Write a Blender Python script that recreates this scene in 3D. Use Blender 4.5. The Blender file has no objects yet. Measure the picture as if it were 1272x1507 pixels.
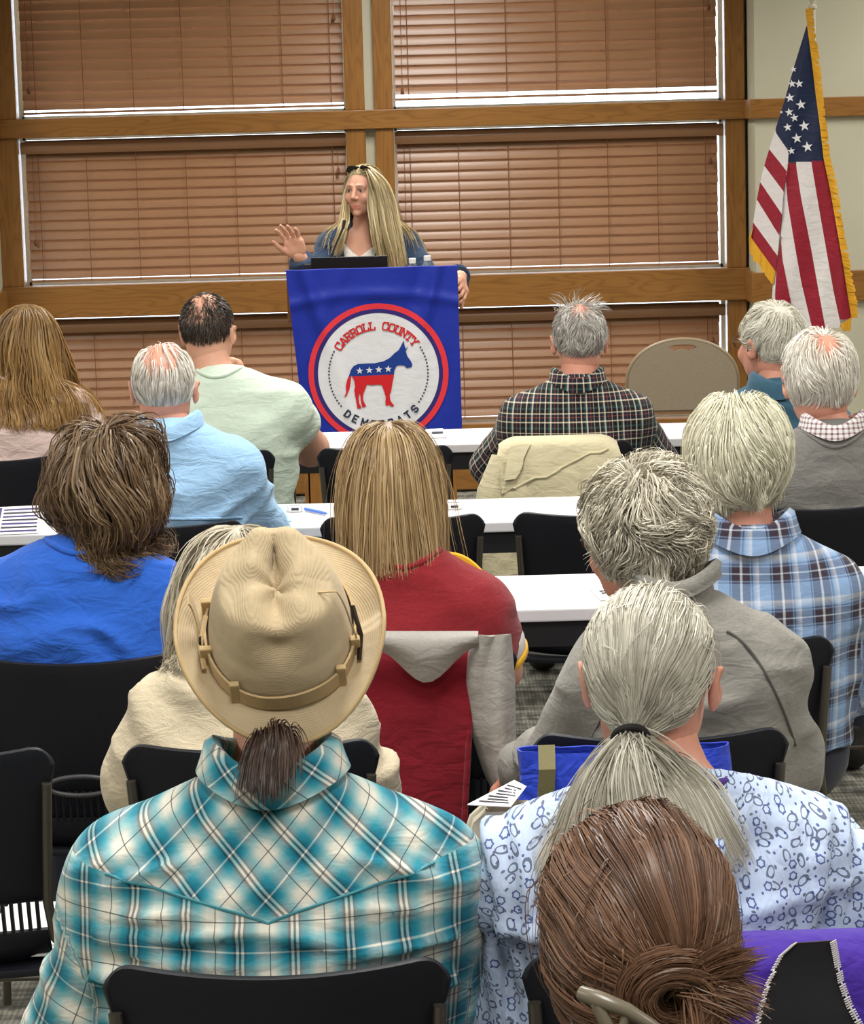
import bpy, bmesh, math, random
import numpy as np
from mathutils import Vector, Matrix, geometry

# ------------------------------------------------------------------ camera, world, lights, exposure
SC = bpy.context.scene
COL = SC.collection
FPX = 4000.0                       # focal length in pixels of the 1272 x 1507 frame
TH = math.atan(579.5 / FPX)        # pitch down
ROLL = math.radians(1.55)
CAMH = 1.8
_F = np.array([0, math.cos(TH), -math.sin(TH)]); _R0 = np.array([1., 0, 0]); _U0 = np.array([0, math.sin(TH), math.cos(TH)])
_R = math.cos(ROLL) * _R0 - math.sin(ROLL) * _U0
_U = math.sin(ROLL) * _R0 + math.cos(ROLL) * _U0
def at(px, py, Y=None, z=None):
    d = _F + _R * (px - 636) / FPX - _U * (py - 753.5) / FPX
    t = Y / d[1] if Y is not None else (z - CAMH) / d[2]
    return np.array([0, 0, CAMH]) + t * d
cam_d = bpy.data.cameras.new('camera'); cam = bpy.data.objects.new('camera', cam_d); COL.objects.link(cam)
cam_d.sensor_fit = 'HORIZONTAL'; cam_d.sensor_width = 36; cam_d.lens = FPX / 1272 * 36
cam_d.clip_start = 0.05; cam_d.clip_end = 200
cam.matrix_world = Matrix(((_R[0], _U[0], -_F[0], 0), (_R[1], _U[1], -_F[1], 0), (_R[2], _U[2], -_F[2], CAMH), (0, 0, 0, 1)))
SC.camera = cam
SC.view_settings.view_transform = 'Standard'; SC.view_settings.look = 'None'
SC.view_settings.gamma = 1; SC.view_settings.use_curve_mapping = False
SC.view_settings.exposure = 0.06
SC.cycles.max_bounces = 6; SC.cycles.diffuse_bounces = 3; SC.cycles.glossy_bounces = 3
SC.cycles.use_denoising = True

wd = bpy.data.worlds.new('world'); SC.world = wd; wd.use_nodes = True
bg = wd.node_tree.nodes['Background']; bg.inputs[0].default_value = (0.80, 0.90, 1.0, 1); bg.inputs[1].default_value = 5.0

CEIL = 3.1
def area(name, loc, sx, sy, power, col=(1, 0.975, 0.93), rot=(0, 0, 0)):
    l = bpy.data.lights.new(name, 'AREA'); l.shape = 'RECTANGLE'; l.size = sx; l.size_y = sy; l.energy = power; l.color = col; l.spread = math.radians(152)
    o = bpy.data.objects.new(name, l); o.location = loc; o.rotation_euler = rot; COL.objects.link(o); return o
for gy, pw in ((1.2, 47), (3.9, 47), (6.6, 47), (9.3, 48), (11.6, 47)):       # rows of ceiling troffers
    for gx in (-3.0, 0.0, 3.0):
        area('ceiling_troffer_light', (gx, gy, CEIL - 0.03), 0.6, 1.2, pw)

# ------------------------------------------------------------------ helpers
def props(o, label=None, cat=None, group=None, kind=None):
    if label: o['label'] = label
    if cat: o['category'] = cat
    if group: o['group'] = group
    if kind: o['kind'] = kind
    return o
def empty(name, loc=(0, 0, 0), rz=0.0, **k):
    o = bpy.data.objects.new(name, None); COL.objects.link(o); o.location = [float(c) for c in loc]; o.rotation_euler = (0, 0, rz)
    o.empty_display_size = 0.1
    return props(o, **k)
def link(name, me, mat=None, parent=None, **k):
    o = bpy.data.objects.new(name, me); COL.objects.link(o)
    if mat is not None and not me.materials:
        for m in (mat if isinstance(mat, (list, tuple)) else [mat]): me.materials.append(m)
    if parent is not None: o.parent = parent
    return props(o, **k)
def mesh_np(name, V, F, smooth=True, attrs=None, mi=None):
    """V (n,3), F (m,3|4) arrays -> mesh; attrs {name: (kind, array)}"""
    V = np.asarray(V, np.float32); F = np.asarray(F, np.int32)
    me = bpy.data.meshes.new(name)
    me.vertices.add(len(V)); me.vertices.foreach_set('co', V.ravel())
    k = F.shape[1]; me.loops.add(F.size); me.loops.foreach_set('vertex_index', F.ravel())
    me.polygons.add(len(F)); me.polygons.foreach_set('loop_start', np.arange(0, F.size, k, dtype=np.int32))
    me.polygons.foreach_set('loop_total', np.full(len(F), k, np.int32))
    if mi is not None: me.polygons.foreach_set('material_index', np.asarray(mi, np.int32))
    me.update(calc_edges=True); me.validate()
    me.polygons.foreach_set('use_smooth', np.full(len(me.polygons), bool(smooth)))
    if attrs:
        for an, (kind, arr) in attrs.items():
            arr = np.asarray(arr, np.float32)
            if kind == 'VEC':
                a = me.attributes.new(an, 'FLOAT_VECTOR', 'POINT'); a.data.foreach_set('vector', arr.ravel())
            else:
                a = me.attributes.new(an, 'FLOAT_COLOR', 'POINT'); a.data.foreach_set('color', arr.ravel())
    return me
class MB:
    """collects quads / tris of one part"""
    def __init__(s): s.v = []; s.f = []
    def add(s, V, F):
        o = len(s.v); s.v += [tuple(map(float, p)) for p in V]; s.f += [tuple(i + o for i in q) for q in F]; return s
    def box(s, lo, hi):
        (a, b, c), (d, e, f) = lo, hi
        return s.add([(a, b, c), (d, b, c), (d, e, c), (a, e, c), (a, b, f), (d, b, f), (d, e, f), (a, e, f)],
                     [(0, 3, 2, 1), (4, 5, 6, 7), (0, 1, 5, 4), (1, 2, 6, 5), (2, 3, 7, 6), (3, 0, 4, 7)])
    def tube(s, pts, r, n=8, closed=False):
        pts = [np.array(p, float) for p in pts]; m = len(pts); rs = r if isinstance(r, (list, tuple)) else [r] * m
        rings = []; prev = None
        for i, p in enumerate(pts):
            if closed: t = pts[(i + 1) % m] - pts[i - 1]
            else: t = pts[min(i + 1, m - 1)] - pts[max(i - 1, 0)]
            t = t / (np.linalg.norm(t) + 1e-9)
            if prev is None:
                a = np.array([0, 0, 1.]) if abs(t[2]) < 0.9 else np.array([1., 0, 0])
            else: a = prev
            b = a - t * np.dot(a, t); b /= np.linalg.norm(b) + 1e-9; prev = b; c = np.cross(t, b)
            rings.append([p + rs[i] * (math.cos(q) * b + math.sin(q) * c) for q in np.linspace(0, 2 * math.pi, n, endpoint=False)])
        V = [q for R in rings for q in R]; F = []
        for i in range(m if closed else m - 1):
            j = (i + 1) % m
            for k in range(n): F.append((i * n + k, i * n + (k + 1) % n, j * n + (k + 1) % n, j * n + k))
        if not closed: F += [tuple(range(n))[::-1], tuple((m - 1) * n + k for k in range(n))]
        return s.add(V, F)
    def lathe(s, prof, n=20, c=(0, 0, 0)):
        V = []; m = len(prof)
        for r, z in prof:
            for q in range(n):
                a = 2 * math.pi * q / n; V.append((c[0] + r * math.cos(a), c[1] + r * math.sin(a), c[2] + z))
        F = [(i * n + k, i * n + (k + 1) % n, (i + 1) * n + (k + 1) % n, (i + 1) * n + k) for i in range(m - 1) for k in range(n)]
        F += [tuple(range(n))[::-1], tuple((m - 1) * n + k for k in range(n))]
        return s.add(V, F)
    def sheet(s, P, th=0.0, nrm=None):
        """P: grid [rows][cols] of points; optional thickness along -normal (grid normal)"""
        P = np.array(P, float); r, c = P.shape[:2]
        if not th:
            return s.add(P.reshape(-1, 3), [(i * c + j, i * c + j + 1, (i + 1) * c + j + 1, (i + 1) * c + j) for i in range(r - 1) for j in range(c - 1)])
        du = np.gradient(P, axis=1); dv = np.gradient(P, axis=0); N = np.cross(du, dv); N /= np.linalg.norm(N, axis=2, keepdims=True) + 1e-9
        B = P - N * th; V = np.concatenate([P.reshape(-1, 3), B.reshape(-1, 3)]); o = r * c; F = []
        for i in range(r - 1):
            for j in range(c - 1):
                q = (i * c + j, i * c + j + 1, (i + 1) * c + j + 1, (i + 1) * c + j); F.append(q); F.append(tuple(k + o for k in q[::-1]))
        edge = [(0, j) for j in range(c)] + [(i, c - 1) for i in range(1, r)] + [(r - 1, j) for j in range(c - 2, -1, -1)] + [(i, 0) for i in range(r - 2, 0, -1)]
        ids = [i * c + j for i, j in edge]
        for a, b in zip(ids, ids[1:] + ids[:1]): F.append((b, a, a + o, b + o))
        return s.add(V, F)
    def mesh(s, name, smooth=False, bevel=0.0, seg=2, angle=30):
        me = bpy.data.meshes.new(name); me.from_pydata(s.v, [], s.f); me.update()
        if bevel:
            bm = bmesh.new(); bm.from_mesh(me); bmesh.ops.remove_doubles(bm, verts=bm.verts, dist=1e-5)
            bm.normal_update()
            ed = [e for e in bm.edges if len(e.link_faces) == 2 and e.calc_face_angle(0) > 0.5]
            bmesh.ops.bevel(bm, geom=ed, offset=bevel, segments=seg, affect='EDGES', profile=0.6); bm.to_mesh(me); bm.free(); me.update()
        if smooth:
            me.polygons.foreach_set('use_smooth', np.ones(len(me.polygons), bool)); me.set_sharp_from_angle(angle=math.radians(angle))
        return me
    def build(s, name, mat, parent=None, smooth=False, bevel=0.0, seg=2, angle=30, **k):
        return link(name, s.mesh(name, smooth, bevel, seg, angle), mat, parent, **k)
def copy_tree(o, parent=None):
    c = o.copy(); COL.objects.link(c); c.parent = parent
    for ch in o.children: copy_tree(ch, c)
    return c

# ------------------------------------------------------------------ materials
def srgb(r, g, b):
    f = lambda c: ((c / 255) / 12.92) if c / 255 <= 0.04045 else (((c / 255) + 0.055) / 1.055) ** 2.4
    return (f(r), f(g), f(b), 1.0)
class NT:
    def __init__(s, name):
        s.m = bpy.data.materials.new(name); s.m.use_nodes = True; s.t = s.m.node_tree; s.b = s.t.nodes['Principled BSDF']
    def n(s, typ, **k):
        nd = s.t.nodes.new('ShaderNode' + typ)
        for a, v in k.items():
            if hasattr(nd, a) and not a.startswith('i_'): setattr(nd, a, v)
        for a, v in k.items():
            if a.startswith('i_'):
                key = a[2:]; key = int(key) if key.isdigit() else key.replace('_', ' ')
                s.set(nd.inputs[key], v)
        return nd
    def set(s, sock, v):
        if isinstance(v, bpy.types.NodeSocket): s.t.links.new(v, sock)
        else:
            try: sock.default_value = v
            except Exception: sock.default_value = tuple(v)[:3]
    def math(s, op, a, b=0.0, c=None):
        nd = s.n('Math', operation=op); s.set(nd.inputs[0], a); s.set(nd.inputs[1], b)
        if c is not None: s.set(nd.inputs[2], c)
        return nd.outputs[0]
    def mix(s, fac, a, b, mode='MIX'):
        nd = s.n('Mix', data_type='RGBA', blend_type=mode); s.set(nd.inputs[0], fac); s.set(nd.inputs[6], a); s.set(nd.inputs[7], b); return nd.outputs[2]
    def ramp(s, fac, stops, interp='LINEAR'):
        nd = s.n('ValToRGB'); cr = nd.color_ramp; cr.interpolation = interp
        while len(cr.elements) < len(stops): cr.elements.new(0.5)
        for e, (p, c) in zip(cr.elements, sorted(stops, key=lambda q: q[0])):
            e.position = p; e.color = c if len(c) == 4 else (*c, 1)
        s.set(nd.inputs[0], fac); return nd.outputs[0]
    def noise(s, scale, vec=None, detail=3.0, rough=0.5, dist=0.0):
        nd = s.n('TexNoise'); nd.inputs['Scale'].default_value = scale; nd.inputs['Detail'].default_value = detail
        nd.inputs['Roughness'].default_value = rough; nd.inputs['Distortion'].default_value = dist
        if vec is not None: s.set(nd.inputs['Vector'], vec)
        return nd.outputs['Fac']
    def obj(s): return s.n('TexCoord').outputs['Object']
    def map(s, vec, scale=(1, 1, 1), rot=(0, 0, 0), loc=(0, 0, 0)):
        nd = s.n('Mapping'); s.set(nd.inputs['Vector'], vec); nd.inputs['Scale'].default_value = scale; nd.inputs['Rotation'].default_value = rot; nd.inputs['Location'].default_value = loc
        return nd.outputs[0]
    def bump(s, h, strength=0.3, dist=0.01, nrm=None):
        nd = s.n('Bump'); nd.inputs['Strength'].default_value = strength; nd.inputs['Distance'].default_value = dist; s.set(nd.inputs['Height'], h)
        if nrm is not None: s.set(nd.inputs['Normal'], nrm)
        return nd.outputs[0]
    def done(s, col=None, rough=0.6, metal=0.0, spec=0.5, nrm=None, sheen=0.0):
        b = s.b
        if col is not None: s.set(b.inputs['Base Color'], col)
        s.set(b.inputs['Roughness'], rough); b.inputs['Metallic'].default_value = metal; b.inputs['Specular IOR Level'].default_value = spec
        if nrm is not None: s.set(b.inputs['Normal'], nrm)
        if sheen: b.inputs['Sheen Weight'].default_value = sheen; b.inputs['Sheen Roughness'].default_value = 0.5
        return s.m
def plain(name, rgb, rough=0.5, metal=0.0, spec=0.5, var=0.06, scale=30, bump=0.0):
    g = NT(name); c = srgb(*rgb); nz = g.noise(scale, g.obj())
    d = tuple(x * (1 - 2 * var) for x in c[:3]) + (1,); e = tuple(min(1, x * (1 + 2 * var)) for x in c[:3]) + (1,)
    col = g.mix(nz, d, e)
    return g.done(col, rough, metal, spec, g.bump(nz, bump, 0.004) if bump else None)
def fabric(name, rgb, rough=0.9, var=0.08, weave=900, bump=0.25, sheen=0.15, stretch=(1, 1, 1), vscale=60, wr=0.0):
    g = NT(name); o = g.obj(); c = srgb(*rgb)
    n1 = g.noise(vscale, g.map(o, stretch), 4, 0.6); n2 = g.noise(weave, g.map(o, stretch), 2)
    d = tuple(x * (1 - 2 * var) for x in c[:3]) + (1,); e = tuple(min(1, x * (1 + 2 * var)) for x in c[:3]) + (1,)
    h = g.bump(n2, bump, 0.0015)
    if wr: h = g.bump(g.noise(14, g.map(o, (1, 1, 2.2)), 3, 0.55, 0.6), wr, 0.03, h)
    return g.done(g.mix(n1, d, e), rough, 0, 0.3, h, sheen)
def oak(name, axis):
    g = NT(name); o = g.obj()
    st = lambda l, c: {'x': (l, c, c), 'z': (c, c, l), 'y': (c, l, c)}[axis]
    n = g.noise(1.0, g.map(o, st(1.6, 14)), 2, 0.4, 0.3); tri = g.math('ABSOLUTE', g.math('SUBTRACT', g.math('FRACT', g.math('MULTIPLY', n, 11.0)), 0.5))     # contour lines of a stretched field: flame grain
    line = g.ramp(tri, [(0.0, (1, 1, 1, 1)), (0.16, (0.35, 0.35, 0.35, 1)), (0.34, (0, 0, 0, 1))])
    fine = g.noise(1.0, g.map(o, st(6, 320)), 3, 0.6); br = g.noise(1.0, g.map(o, st(0.8, 5)), 3)
    col = g.mix(br, srgb(138, 92, 40), srgb(162, 114, 56)); col = g.mix(g.math('MULTIPLY', line, 0.5), col, srgb(104, 66, 26)); col = g.mix(g.math('MULTIPLY', fine, 0.35), col, srgb(118, 78, 34))
    return g.done(col, 0.36, 0, 0.45, g.bump(fine, 0.08, 0.003))
M = {}
M['oak_h'] = oak('oak_horizontal', 'x'); M['oak_v'] = oak('oak_vertical', 'z'); M['oak_d'] = oak('oak_depth', 'y')
def wallmat():
    g = NT('painted_wall'); n = g.noise(2.5, g.obj(), 4); f = g.noise(300, g.obj(), 2)
    return g.done(g.mix(n, srgb(186, 182, 158), srgb(200, 196, 174)), 0.75, 0, 0.3, g.bump(f, 0.15, 0.002))
M['wall'] = wallmat()
M['ceil'] = plain('ceiling_tile', (205, 203, 196), 0.9, var=0.03)
def carpet():
    g = NT('patterned_carpet'); o = g.obj()
    a = g.noise(3.0, g.map(o, (1, 9, 1)), 4, 0.6); b = g.noise(7, g.map(o, (5, 1, 1)), 3); st = g.n('TexWave', wave_type='BANDS', bands_direction='X', i_Scale=28.0, i_Distortion=2.0, i_Detail=2.0, i_Vector=o).outputs['Fac']
    f = g.math('ADD', g.math('MULTIPLY', a, 0.6), g.math('MULTIPLY', b, 0.4))
    col = g.ramp(f, [(0.36, srgb(70, 69, 66)), (0.46, srgb(112, 110, 102)), (0.55, srgb(160, 157, 144)), (0.66, srgb(186, 183, 170))])
    col = g.mix(g.math('MULTIPLY', st, 0.45), col, srgb(84, 82, 76))
    pile = g.noise(420, o, 2)
    return g.done(col, 0.95, 0, 0.1, g.bump(pile, 0.6, 0.006))
M['carpet'] = carpet()
def slatmat():
    g = NT('blind_slat_wood'); o = g.obj(); n = g.noise(6, g.map(o, (0.6, 8, 30)), 4, 0.55)
    oi = g.n('ObjectInfo').outputs['Random']
    col = g.mix(n, srgb(138, 99, 68), srgb(164, 121, 86)); col = g.mix(g.math('MULTIPLY', oi, 0.3), col, srgb(166, 126, 94))
    return g.done(col, 0.32, 0, 0.5)
M['slat'] = slatmat()
M['cord'] = plain('blind_cord', (120, 76, 48), 0.8)
M['black'] = plain('black_plastic', (14, 17, 26), 0.55, spec=0.4, var=0.1, scale=400, bump=0.12)
M['greyplastic'] = plain('dark_grey_plastic', (62, 62, 64), 0.45)
M['blackmetal'] = plain('black_steel', (22, 22, 25), 0.5, spec=0.5)
M['greymetal'] = plain('grey_steel_tube', (96, 92, 84), 0.35, 0.7)
M['tabletop'] = plain('white_laminate', (224, 222, 224), 0.3, spec=0.5, var=0.012, scale=200)
M['paper'] = plain('white_paper', (236, 236, 234), 0.8, var=0.01)
M['ink'] = plain('printed_ink', (45, 45, 60), 0.8)
M['glass'] = None
def glassm():
    g = NT('window_glass'); b = g.b; b.inputs['Base Color'].default_value = (0.95, 0.98, 1, 1); b.inputs['Transmission Weight'].default_value = 1; b.inputs['Roughness'].default_value = 0.0; b.inputs['IOR'].default_value = 1.01; b.inputs['Specular IOR Level'].default_value = 0.1
    return g.m
M['glass'] = glassm()
def bottlem():
    g = NT('clear_bottle_plastic'); b = g.b; b.inputs['Base Color'].default_value = (0.86, 0.92, 0.97, 1); b.inputs['Transmission Weight'].default_value = 0.9; b.inputs['Roughness'].default_value = 0.1; b.inputs['IOR'].default_value = 1.2
    return g.m
M['bottle'] = bottlem()
# ------------------------------------------------------------------ the room
WY = 13.1                                     # plane of the window wall
def boxo(name, lo, hi, mat, parent=None, bevel=0.0, **k):
    c = [(a + b) / 2 for a, b in zip(lo, hi)]; c[2] = lo[2]
    m = MB().box([a - q for a, q in zip(lo, c)], [b - q for b, q in zip(hi, c)])
    o = m.build(name, mat, parent, bevel=bevel, **k); o.location = c; return o
XL, XR, YB = -5.2, 5.2, -1.6
boxo('floor', (XL, YB, -0.1), (XR, WY + 0.4, 0), M['carpet'], kind='structure')
boxo('ceiling', (XL, YB, CEIL), (XR, WY + 0.4, CEIL + 0.1), M['ceil'], kind='structure')
boxo('wall_left', (XL - 0.1, YB, 0), (XL, WY + 0.4, CEIL), M['wall'], kind='structure')
boxo('wall_right', (XR, YB, 0), (XR + 0.1, WY + 0.4, CEIL), M['wall'], kind='structure')
boxo('wall_back', (XL, YB - 0.1, 0), (XR, YB, CEIL), M['wall'], kind='structure')
# front wall: a recessed window bay between two nearer wall pieces
RB = 0.30
wf = empty('wall_front', (0, WY, 0), kind='structure')
def wf_piece(name, lo, hi, mat, bevel=0.0):
    m = MB().box((lo[0], lo[1] - WY, lo[2]), (hi[0], hi[1] - WY, hi[2])); return m.build(name, mat, wf, bevel=bevel)
wf_piece('wall_section', (1.555, WY - RB, 0), (XR, WY + 0.4, CEIL), M['wall'])
wf_piece('wall_section', (XL, WY - RB, 0), (-2.03, WY + 0.4, CEIL), M['wall'])
wf_piece('wall_section', (-2.03, WY + 0.02, 2.62), (1.555, WY + 0.25, CEIL), M['wall'])
wf_piece('mullion', (-0.30, WY + 0.005, 0.30), (-0.19, WY + 0.2, 2.62), M['wall'])
wf_piece('wall_section', (-2.03, WY + 0.02, 0), (1.555, WY + 0.25, 0.30), M['wall'])
wf_piece('wall_section', (-2.03, WY + 0.06, 1.76), (1.555, WY + 0.25, 1.845), M['wall'])
wf_piece('wall_section', (-2.03, WY + 0.06, 0.91), (1.555, WY + 0.25, 1.045), M['wall'])
wf_piece('wall_section', (-2.03, WY + 0.05, 0.3), (-1.955, WY + 0.25, 2.62), M['wall'])
wf_piece('wall_section', (1.475, WY + 0.05, 0.3), (1.555, WY + 0.25, 2.62), M['wall'])
TN = [0]
def trim(lo, hi, mat):
    TN[0] += 1
    return boxo('trim_%d' % TN[0], lo, hi, mat, kind='structure', bevel=0.004)
for a, b in ((-2.03, -1.925), (-0.36, -0.268), (-0.222, -0.133), (1.447, 1.54)):
    for z0, z1 in ((0.335, 0.897), (1.051, 1.757), (1.847, 2.60)):
        trim((a, WY - 0.035, z0), (b, WY + 0.06, z1), M['oak_v'])
trim((-2.03, WY - 0.05, 1.757), (1.555, WY + 0.06, 1.847), M['oak_h'])
trim((-2.03, WY - 0.055, 0.897), (1.555, WY + 0.06, 1.051), M['oak_h'])
trim((-2.03, WY - 0.05, 2.60), (1.555, WY + 0.06, 2.68), M['oak_h'])
trim((-2.03, WY - 0.06, 0.295), (1.555, WY + 0.02, 0.335), M['oak_h'])
trim((-2.03, WY - 0.03, 0.012), (1.555, WY + 0.02, 0.295), M['oak_h'])
for z0, z1 in ((1.757, 1.847), (0.897, 1.041)):      # rails that run on along the nearer walls and their returns
    trim((1.53, WY - RB - 0.024, z0), (XR, WY - RB, z1), M['oak_h'])
    trim((1.53, WY - RB, z0), (1.555, WY - 0.055, z1), M['oak_d'])
    trim((XL, WY - RB - 0.024, z0), (-2.005, WY - RB, z1), M['oak_h'])
    trim((-2.03, WY - RB, z0), (-2.005, WY - 0.055, z1), M['oak_d'])
boxo('baseboard_right', (1.555, WY - RB - 0.015, 0), (XR, WY - RB, 0.12), M['oak_h'], kind='structure')
boxo('baseboard_left', (XL, WY - RB - 0.015, 0), (-2.03, WY - RB, 0.12), M['oak_h'], kind='structure')

# windows and their blinds
M['alu'] = plain('window_frame_paint', (205, 205, 200), 0.5)
openings = [  # x0, x1, z0, z1, name words, slat bottom, bottom rail z
    (-1.925, -0.36, 1.847, 2.60, 'upper left', 1.886, 1.866), (-0.133, 1.447, 1.847, 2.60, 'upper right', 1.914, 1.886),
    (-1.925, -0.36, 1.051, 1.757, 'middle left', 1.083, 1.066), (-0.133, 1.447, 1.051, 1.757, 'middle right', 1.083, 1.066),
    (-1.925, -0.36, 0.335, 0.897, 'bottom left', 0.362, 0.346), (-0.133, 1.447, 0.335, 0.897, 'bottom right', 0.362, 0.346)]
PITCH = 0.0470
slat_mesh = {}
blab = ['reddish brown wooden blind in the upper window left of the wall strip',
        'reddish brown wooden blind in the upper window nearest the flag',
        'reddish brown wooden blind in the middle window to the left of the speaker',
        'reddish brown wooden blind in the middle window between the speaker and the flag',
        'reddish brown wooden blind in the bottom window left of the blue banner',
        'reddish brown wooden blind in the bottom window behind the beige folding chair']
for wi, (x0, x1, z0, z1, words, sb, rb) in enumerate(openings):
    w = empty('window_%d' % (wi + 1), ((x0 + x1) / 2, WY + 0.16, z0), kind='structure'); hw = (x1 - x0) / 2; hh = z1 - z0
    fr = MB()
    for lo, hi in (((-hw - .02, -.02, -.02), (-hw + .012, .03, hh + .02)), ((hw - .012, -.02, -.02), (hw + .02, .03, hh + .02)), ((-hw, -.02, -.03), (hw, .03, .012)), ((-hw, -.02, hh - .012), (hw, .03, hh + .03))):
        MB().box(lo, hi).build('window_frame', M['alu'], w)
    MB().box((-hw, 0, 0), (hw, .004, hh)).build('pane', M['glass'], w)
    # blind
    gl = 0.022 if wi % 2 == 0 else 0.012; gr = 0.008 if wi % 2 == 0 else 0.030
    bx0, bx1 = x0 + gl, x1 - gr; L = bx1 - bx0; by = WY + 0.045
    bl = empty('window_blind', ((bx0 + bx1) / 2, by, rb), label=blab[wi], cat='blind', group='wooden window blinds')
    top = z1 - 0.005
    hr = MB().box((-L / 2, -0.0, top - 0.05 - rb), (L / 2, 0.05, top - 0.008 - rb)); hr.build('head_rail', M['slat'], bl)
    vw = (x1 - x0) / 2 - 0.004; vc = (x0 + x1) / 2 - (bx0 + bx1) / 2
    va = []
    for t in np.linspace(0, 1, 9):
        yy = -0.026 - 0.012 * math.sin(t * math.pi) ; va.append([(vc - vw, yy, top - 0.015 - 0.057 * t - rb), (vc + vw, yy, top - 0.015 - 0.057 * t - rb)])
    MB().sheet(va, -0.008).build('valance', M['slat'], bl, smooth=True, angle=50)
    key = round(L, 4)
    if key not in slat_mesh:
        m = MB(); g = []
        for t in np.linspace(-1, 1, 6):
            g.append([(-L / 2, t * 0.028, 0.0035 * (1 - t * t)), (L / 2, t * 0.028, 0.0035 * (1 - t * t))])
        slat_mesh[key] = m.sheet(g, 0.0028).mesh('slat', True); slat_mesh[key].materials.append(M['slat'])
    zz = sb + 0.025; k = 0; rs = random.Random(wi)
    open_ = wi < 2
    while zz < top - 0.035:
        s = bpy.data.objects.new('slat', slat_mesh[key]); COL.objects.link(s); s.parent = bl
        tilt = 67 - (10 * math.exp(-k / 1.4) if open_ else 0) + rs.uniform(-1.2, 1.2)
        if wi >= 4: tilt -= 3
        s.location = (rs.uniform(-.0015, .0015), 0.012, zz - rb); s.rotation_euler = (math.radians(tilt), 0, 0)
        zz += PITCH; k += 1
    sag = 0.006
    g = MB().box((-L / 2, -0.012, 0), (L / 2, 0.040, 0.012)); g.build('bottom_rail', M['slat'], bl, bevel=0.002)
    for fx in (-0.46, -0.31, -0.155, 0.0, 0.155, 0.31, 0.46):
        c = MB().tube([(fx * L, -0.0135, top - 0.07 - rb), (fx * L + 0.002, -0.0135, 0.006)], 0.0019, 5); c.build('ladder_cord', M['cord'], bl)
    for fx, ln in ((-0.478, 0.42 if wi % 2 == 0 else 0.47), (0.476, 0.115)):
        if wi < 2: ln += 0.12
        pz = top - 0.07 - rb - ln
        c = MB().tube([(fx * L, -0.017, top - 0.07 - rb), (fx * L, -0.018, pz)], 0.0012, 5).build('pull_cord', M['cord'], bl)
        MB().lathe([(0.002, 0.012), (0.005, 0.008), (0.0085, -0.006), (0.009, -0.014), (0.004, -0.02)], 10, (fx * L, -0.02, pz)).build('tassel', M['cord'], c, smooth=True)

# ------------------------------------------------------------------ flag on its pole
FY = 12.25
def fl(cx, cy, Y):                     # flag outline points read off the photograph, placed at their own depth
    return at(1080 + cx / 3.016, cy / 3.016, Y)
def interp(poly, y):
    ys = [p[1] for p in poly]; xs = [p[0] for p in poly]; return float(np.interp(y, ys, xs))
FOLD = [(325, 115), (295, 300), (270, 450), (250, 600), (240, 735), (225, 860), (212, 1000), (205, 1100), (190, 1200), (184, 1300), (186, 1500)]
def fdepth(x, y):
    d = x - interp(FOLD, y)
    if d < 0: return FY + 0.0012 * (-d)
    return FY - 0.045 * math.sin(min(1.0, d / 300) * math.pi) - 0.012 * math.sin(d / 30 + y / 200)
def fp(x, y, off=0.0): return fl(x, y, fdepth(x, y) - off)
M['navy'] = fabric('flag_navy_nylon', (18, 32, 66), 0.6, 0.05, wr=0.15); M['fred'] = fabric('flag_red_nylon', (146, 20, 42), 0.6, 0.05, wr=0.15); M['fwhite'] = fabric('flag_white_nylon', (222, 216, 214), 0.6, 0.03, wr=0.15)
M['gold'] = fabric('gold_fringe', (222, 162, 34), 0.6, 0.2, vscale=300); M['star'] = fabric('star_white', (232, 232, 236), 0.7, 0.02)
pole_x = at(1197, 100, FY + 0.02)[0]
fp0 = empty('flag_pole', (pole_x, FY + 0.02, 0), label='white flag pole on a round stand against the beige wall', cat='flag pole')
ptop = at(1196, 14, FY + 0.02)[2]
M['polew'] = plain('pole_enamel', (205, 200, 180), 0.35, 0.2)
MB().tube([(0, 0, 0.05), (0, 0, ptop)], 0.0125, 14).build('pole', M['polew'], fp0, smooth=True, angle=60)
MB().lathe([(0.004, 0), (0.019, 0.004), (0.02, 0.016), (0.011, 0.022), (0.012, 0.035), (0.026, 0.055), (0.028, 0.07), (0.018, 0.09), (0.003, 0.14)], 16, (0, 0, ptop)).build('finial', M['polew'], fp0, smooth=True, angle=60)
MB().lathe([(0.17, 0), (0.17, 0.012), (0.15, 0.03), (0.05, 0.045), (0.025, 0.09), (0.018, 0.16)], 28).build('stand', M['blackmetal'], fp0, smooth=True, angle=40)
fr0 = np.array([pole_x, FY, 0.0])
flag = empty('national_flag', fr0, label='stars and stripes flag with gold fringe hanging from the white pole', cat='flag')
def fsheet(name, left, right, y0, y1, mat, rows=26, cols=7, off=0.0, th=0.0015):
    P = []
    for t in np.linspace(0, 1, rows):
        row = []
        y = y0 + (y1 - y0) * t
        for s in np.linspace(0, 1, cols):
            xl, xr = interp(left, y), interp(right, y); x = xl + (xr - xl) * s; row.append(fp(x, y, off) - fr0)
        P.append(row)
    return MB().sheet(P[::-1], th).build(name, mat, flag, smooth=True, angle=60)
B0 = [(327, 115), (345, 250), (365, 420), (385, 570), (400, 705), (430, 850), (465, 1050), (490, 1200), (510, 1330), (524, 1412), (532, 1500)]
B1 = [(345, 718), (375, 900), (410, 1100), (445, 1300), (478, 1452), (490, 1500)]
B2 = [(277, 730), (300, 880), (340, 1080), (370, 1250), (408, 1458), (416, 1500)]
B3 = [(238, 738), (232, 790), (240, 900), (270, 1080), (300, 1250), (350, 1462), (358, 1500)]
B4 = [(207, 1045), (215, 1150), (235, 1250), (262, 1375), (284, 1480), (290, 1500)]
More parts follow.
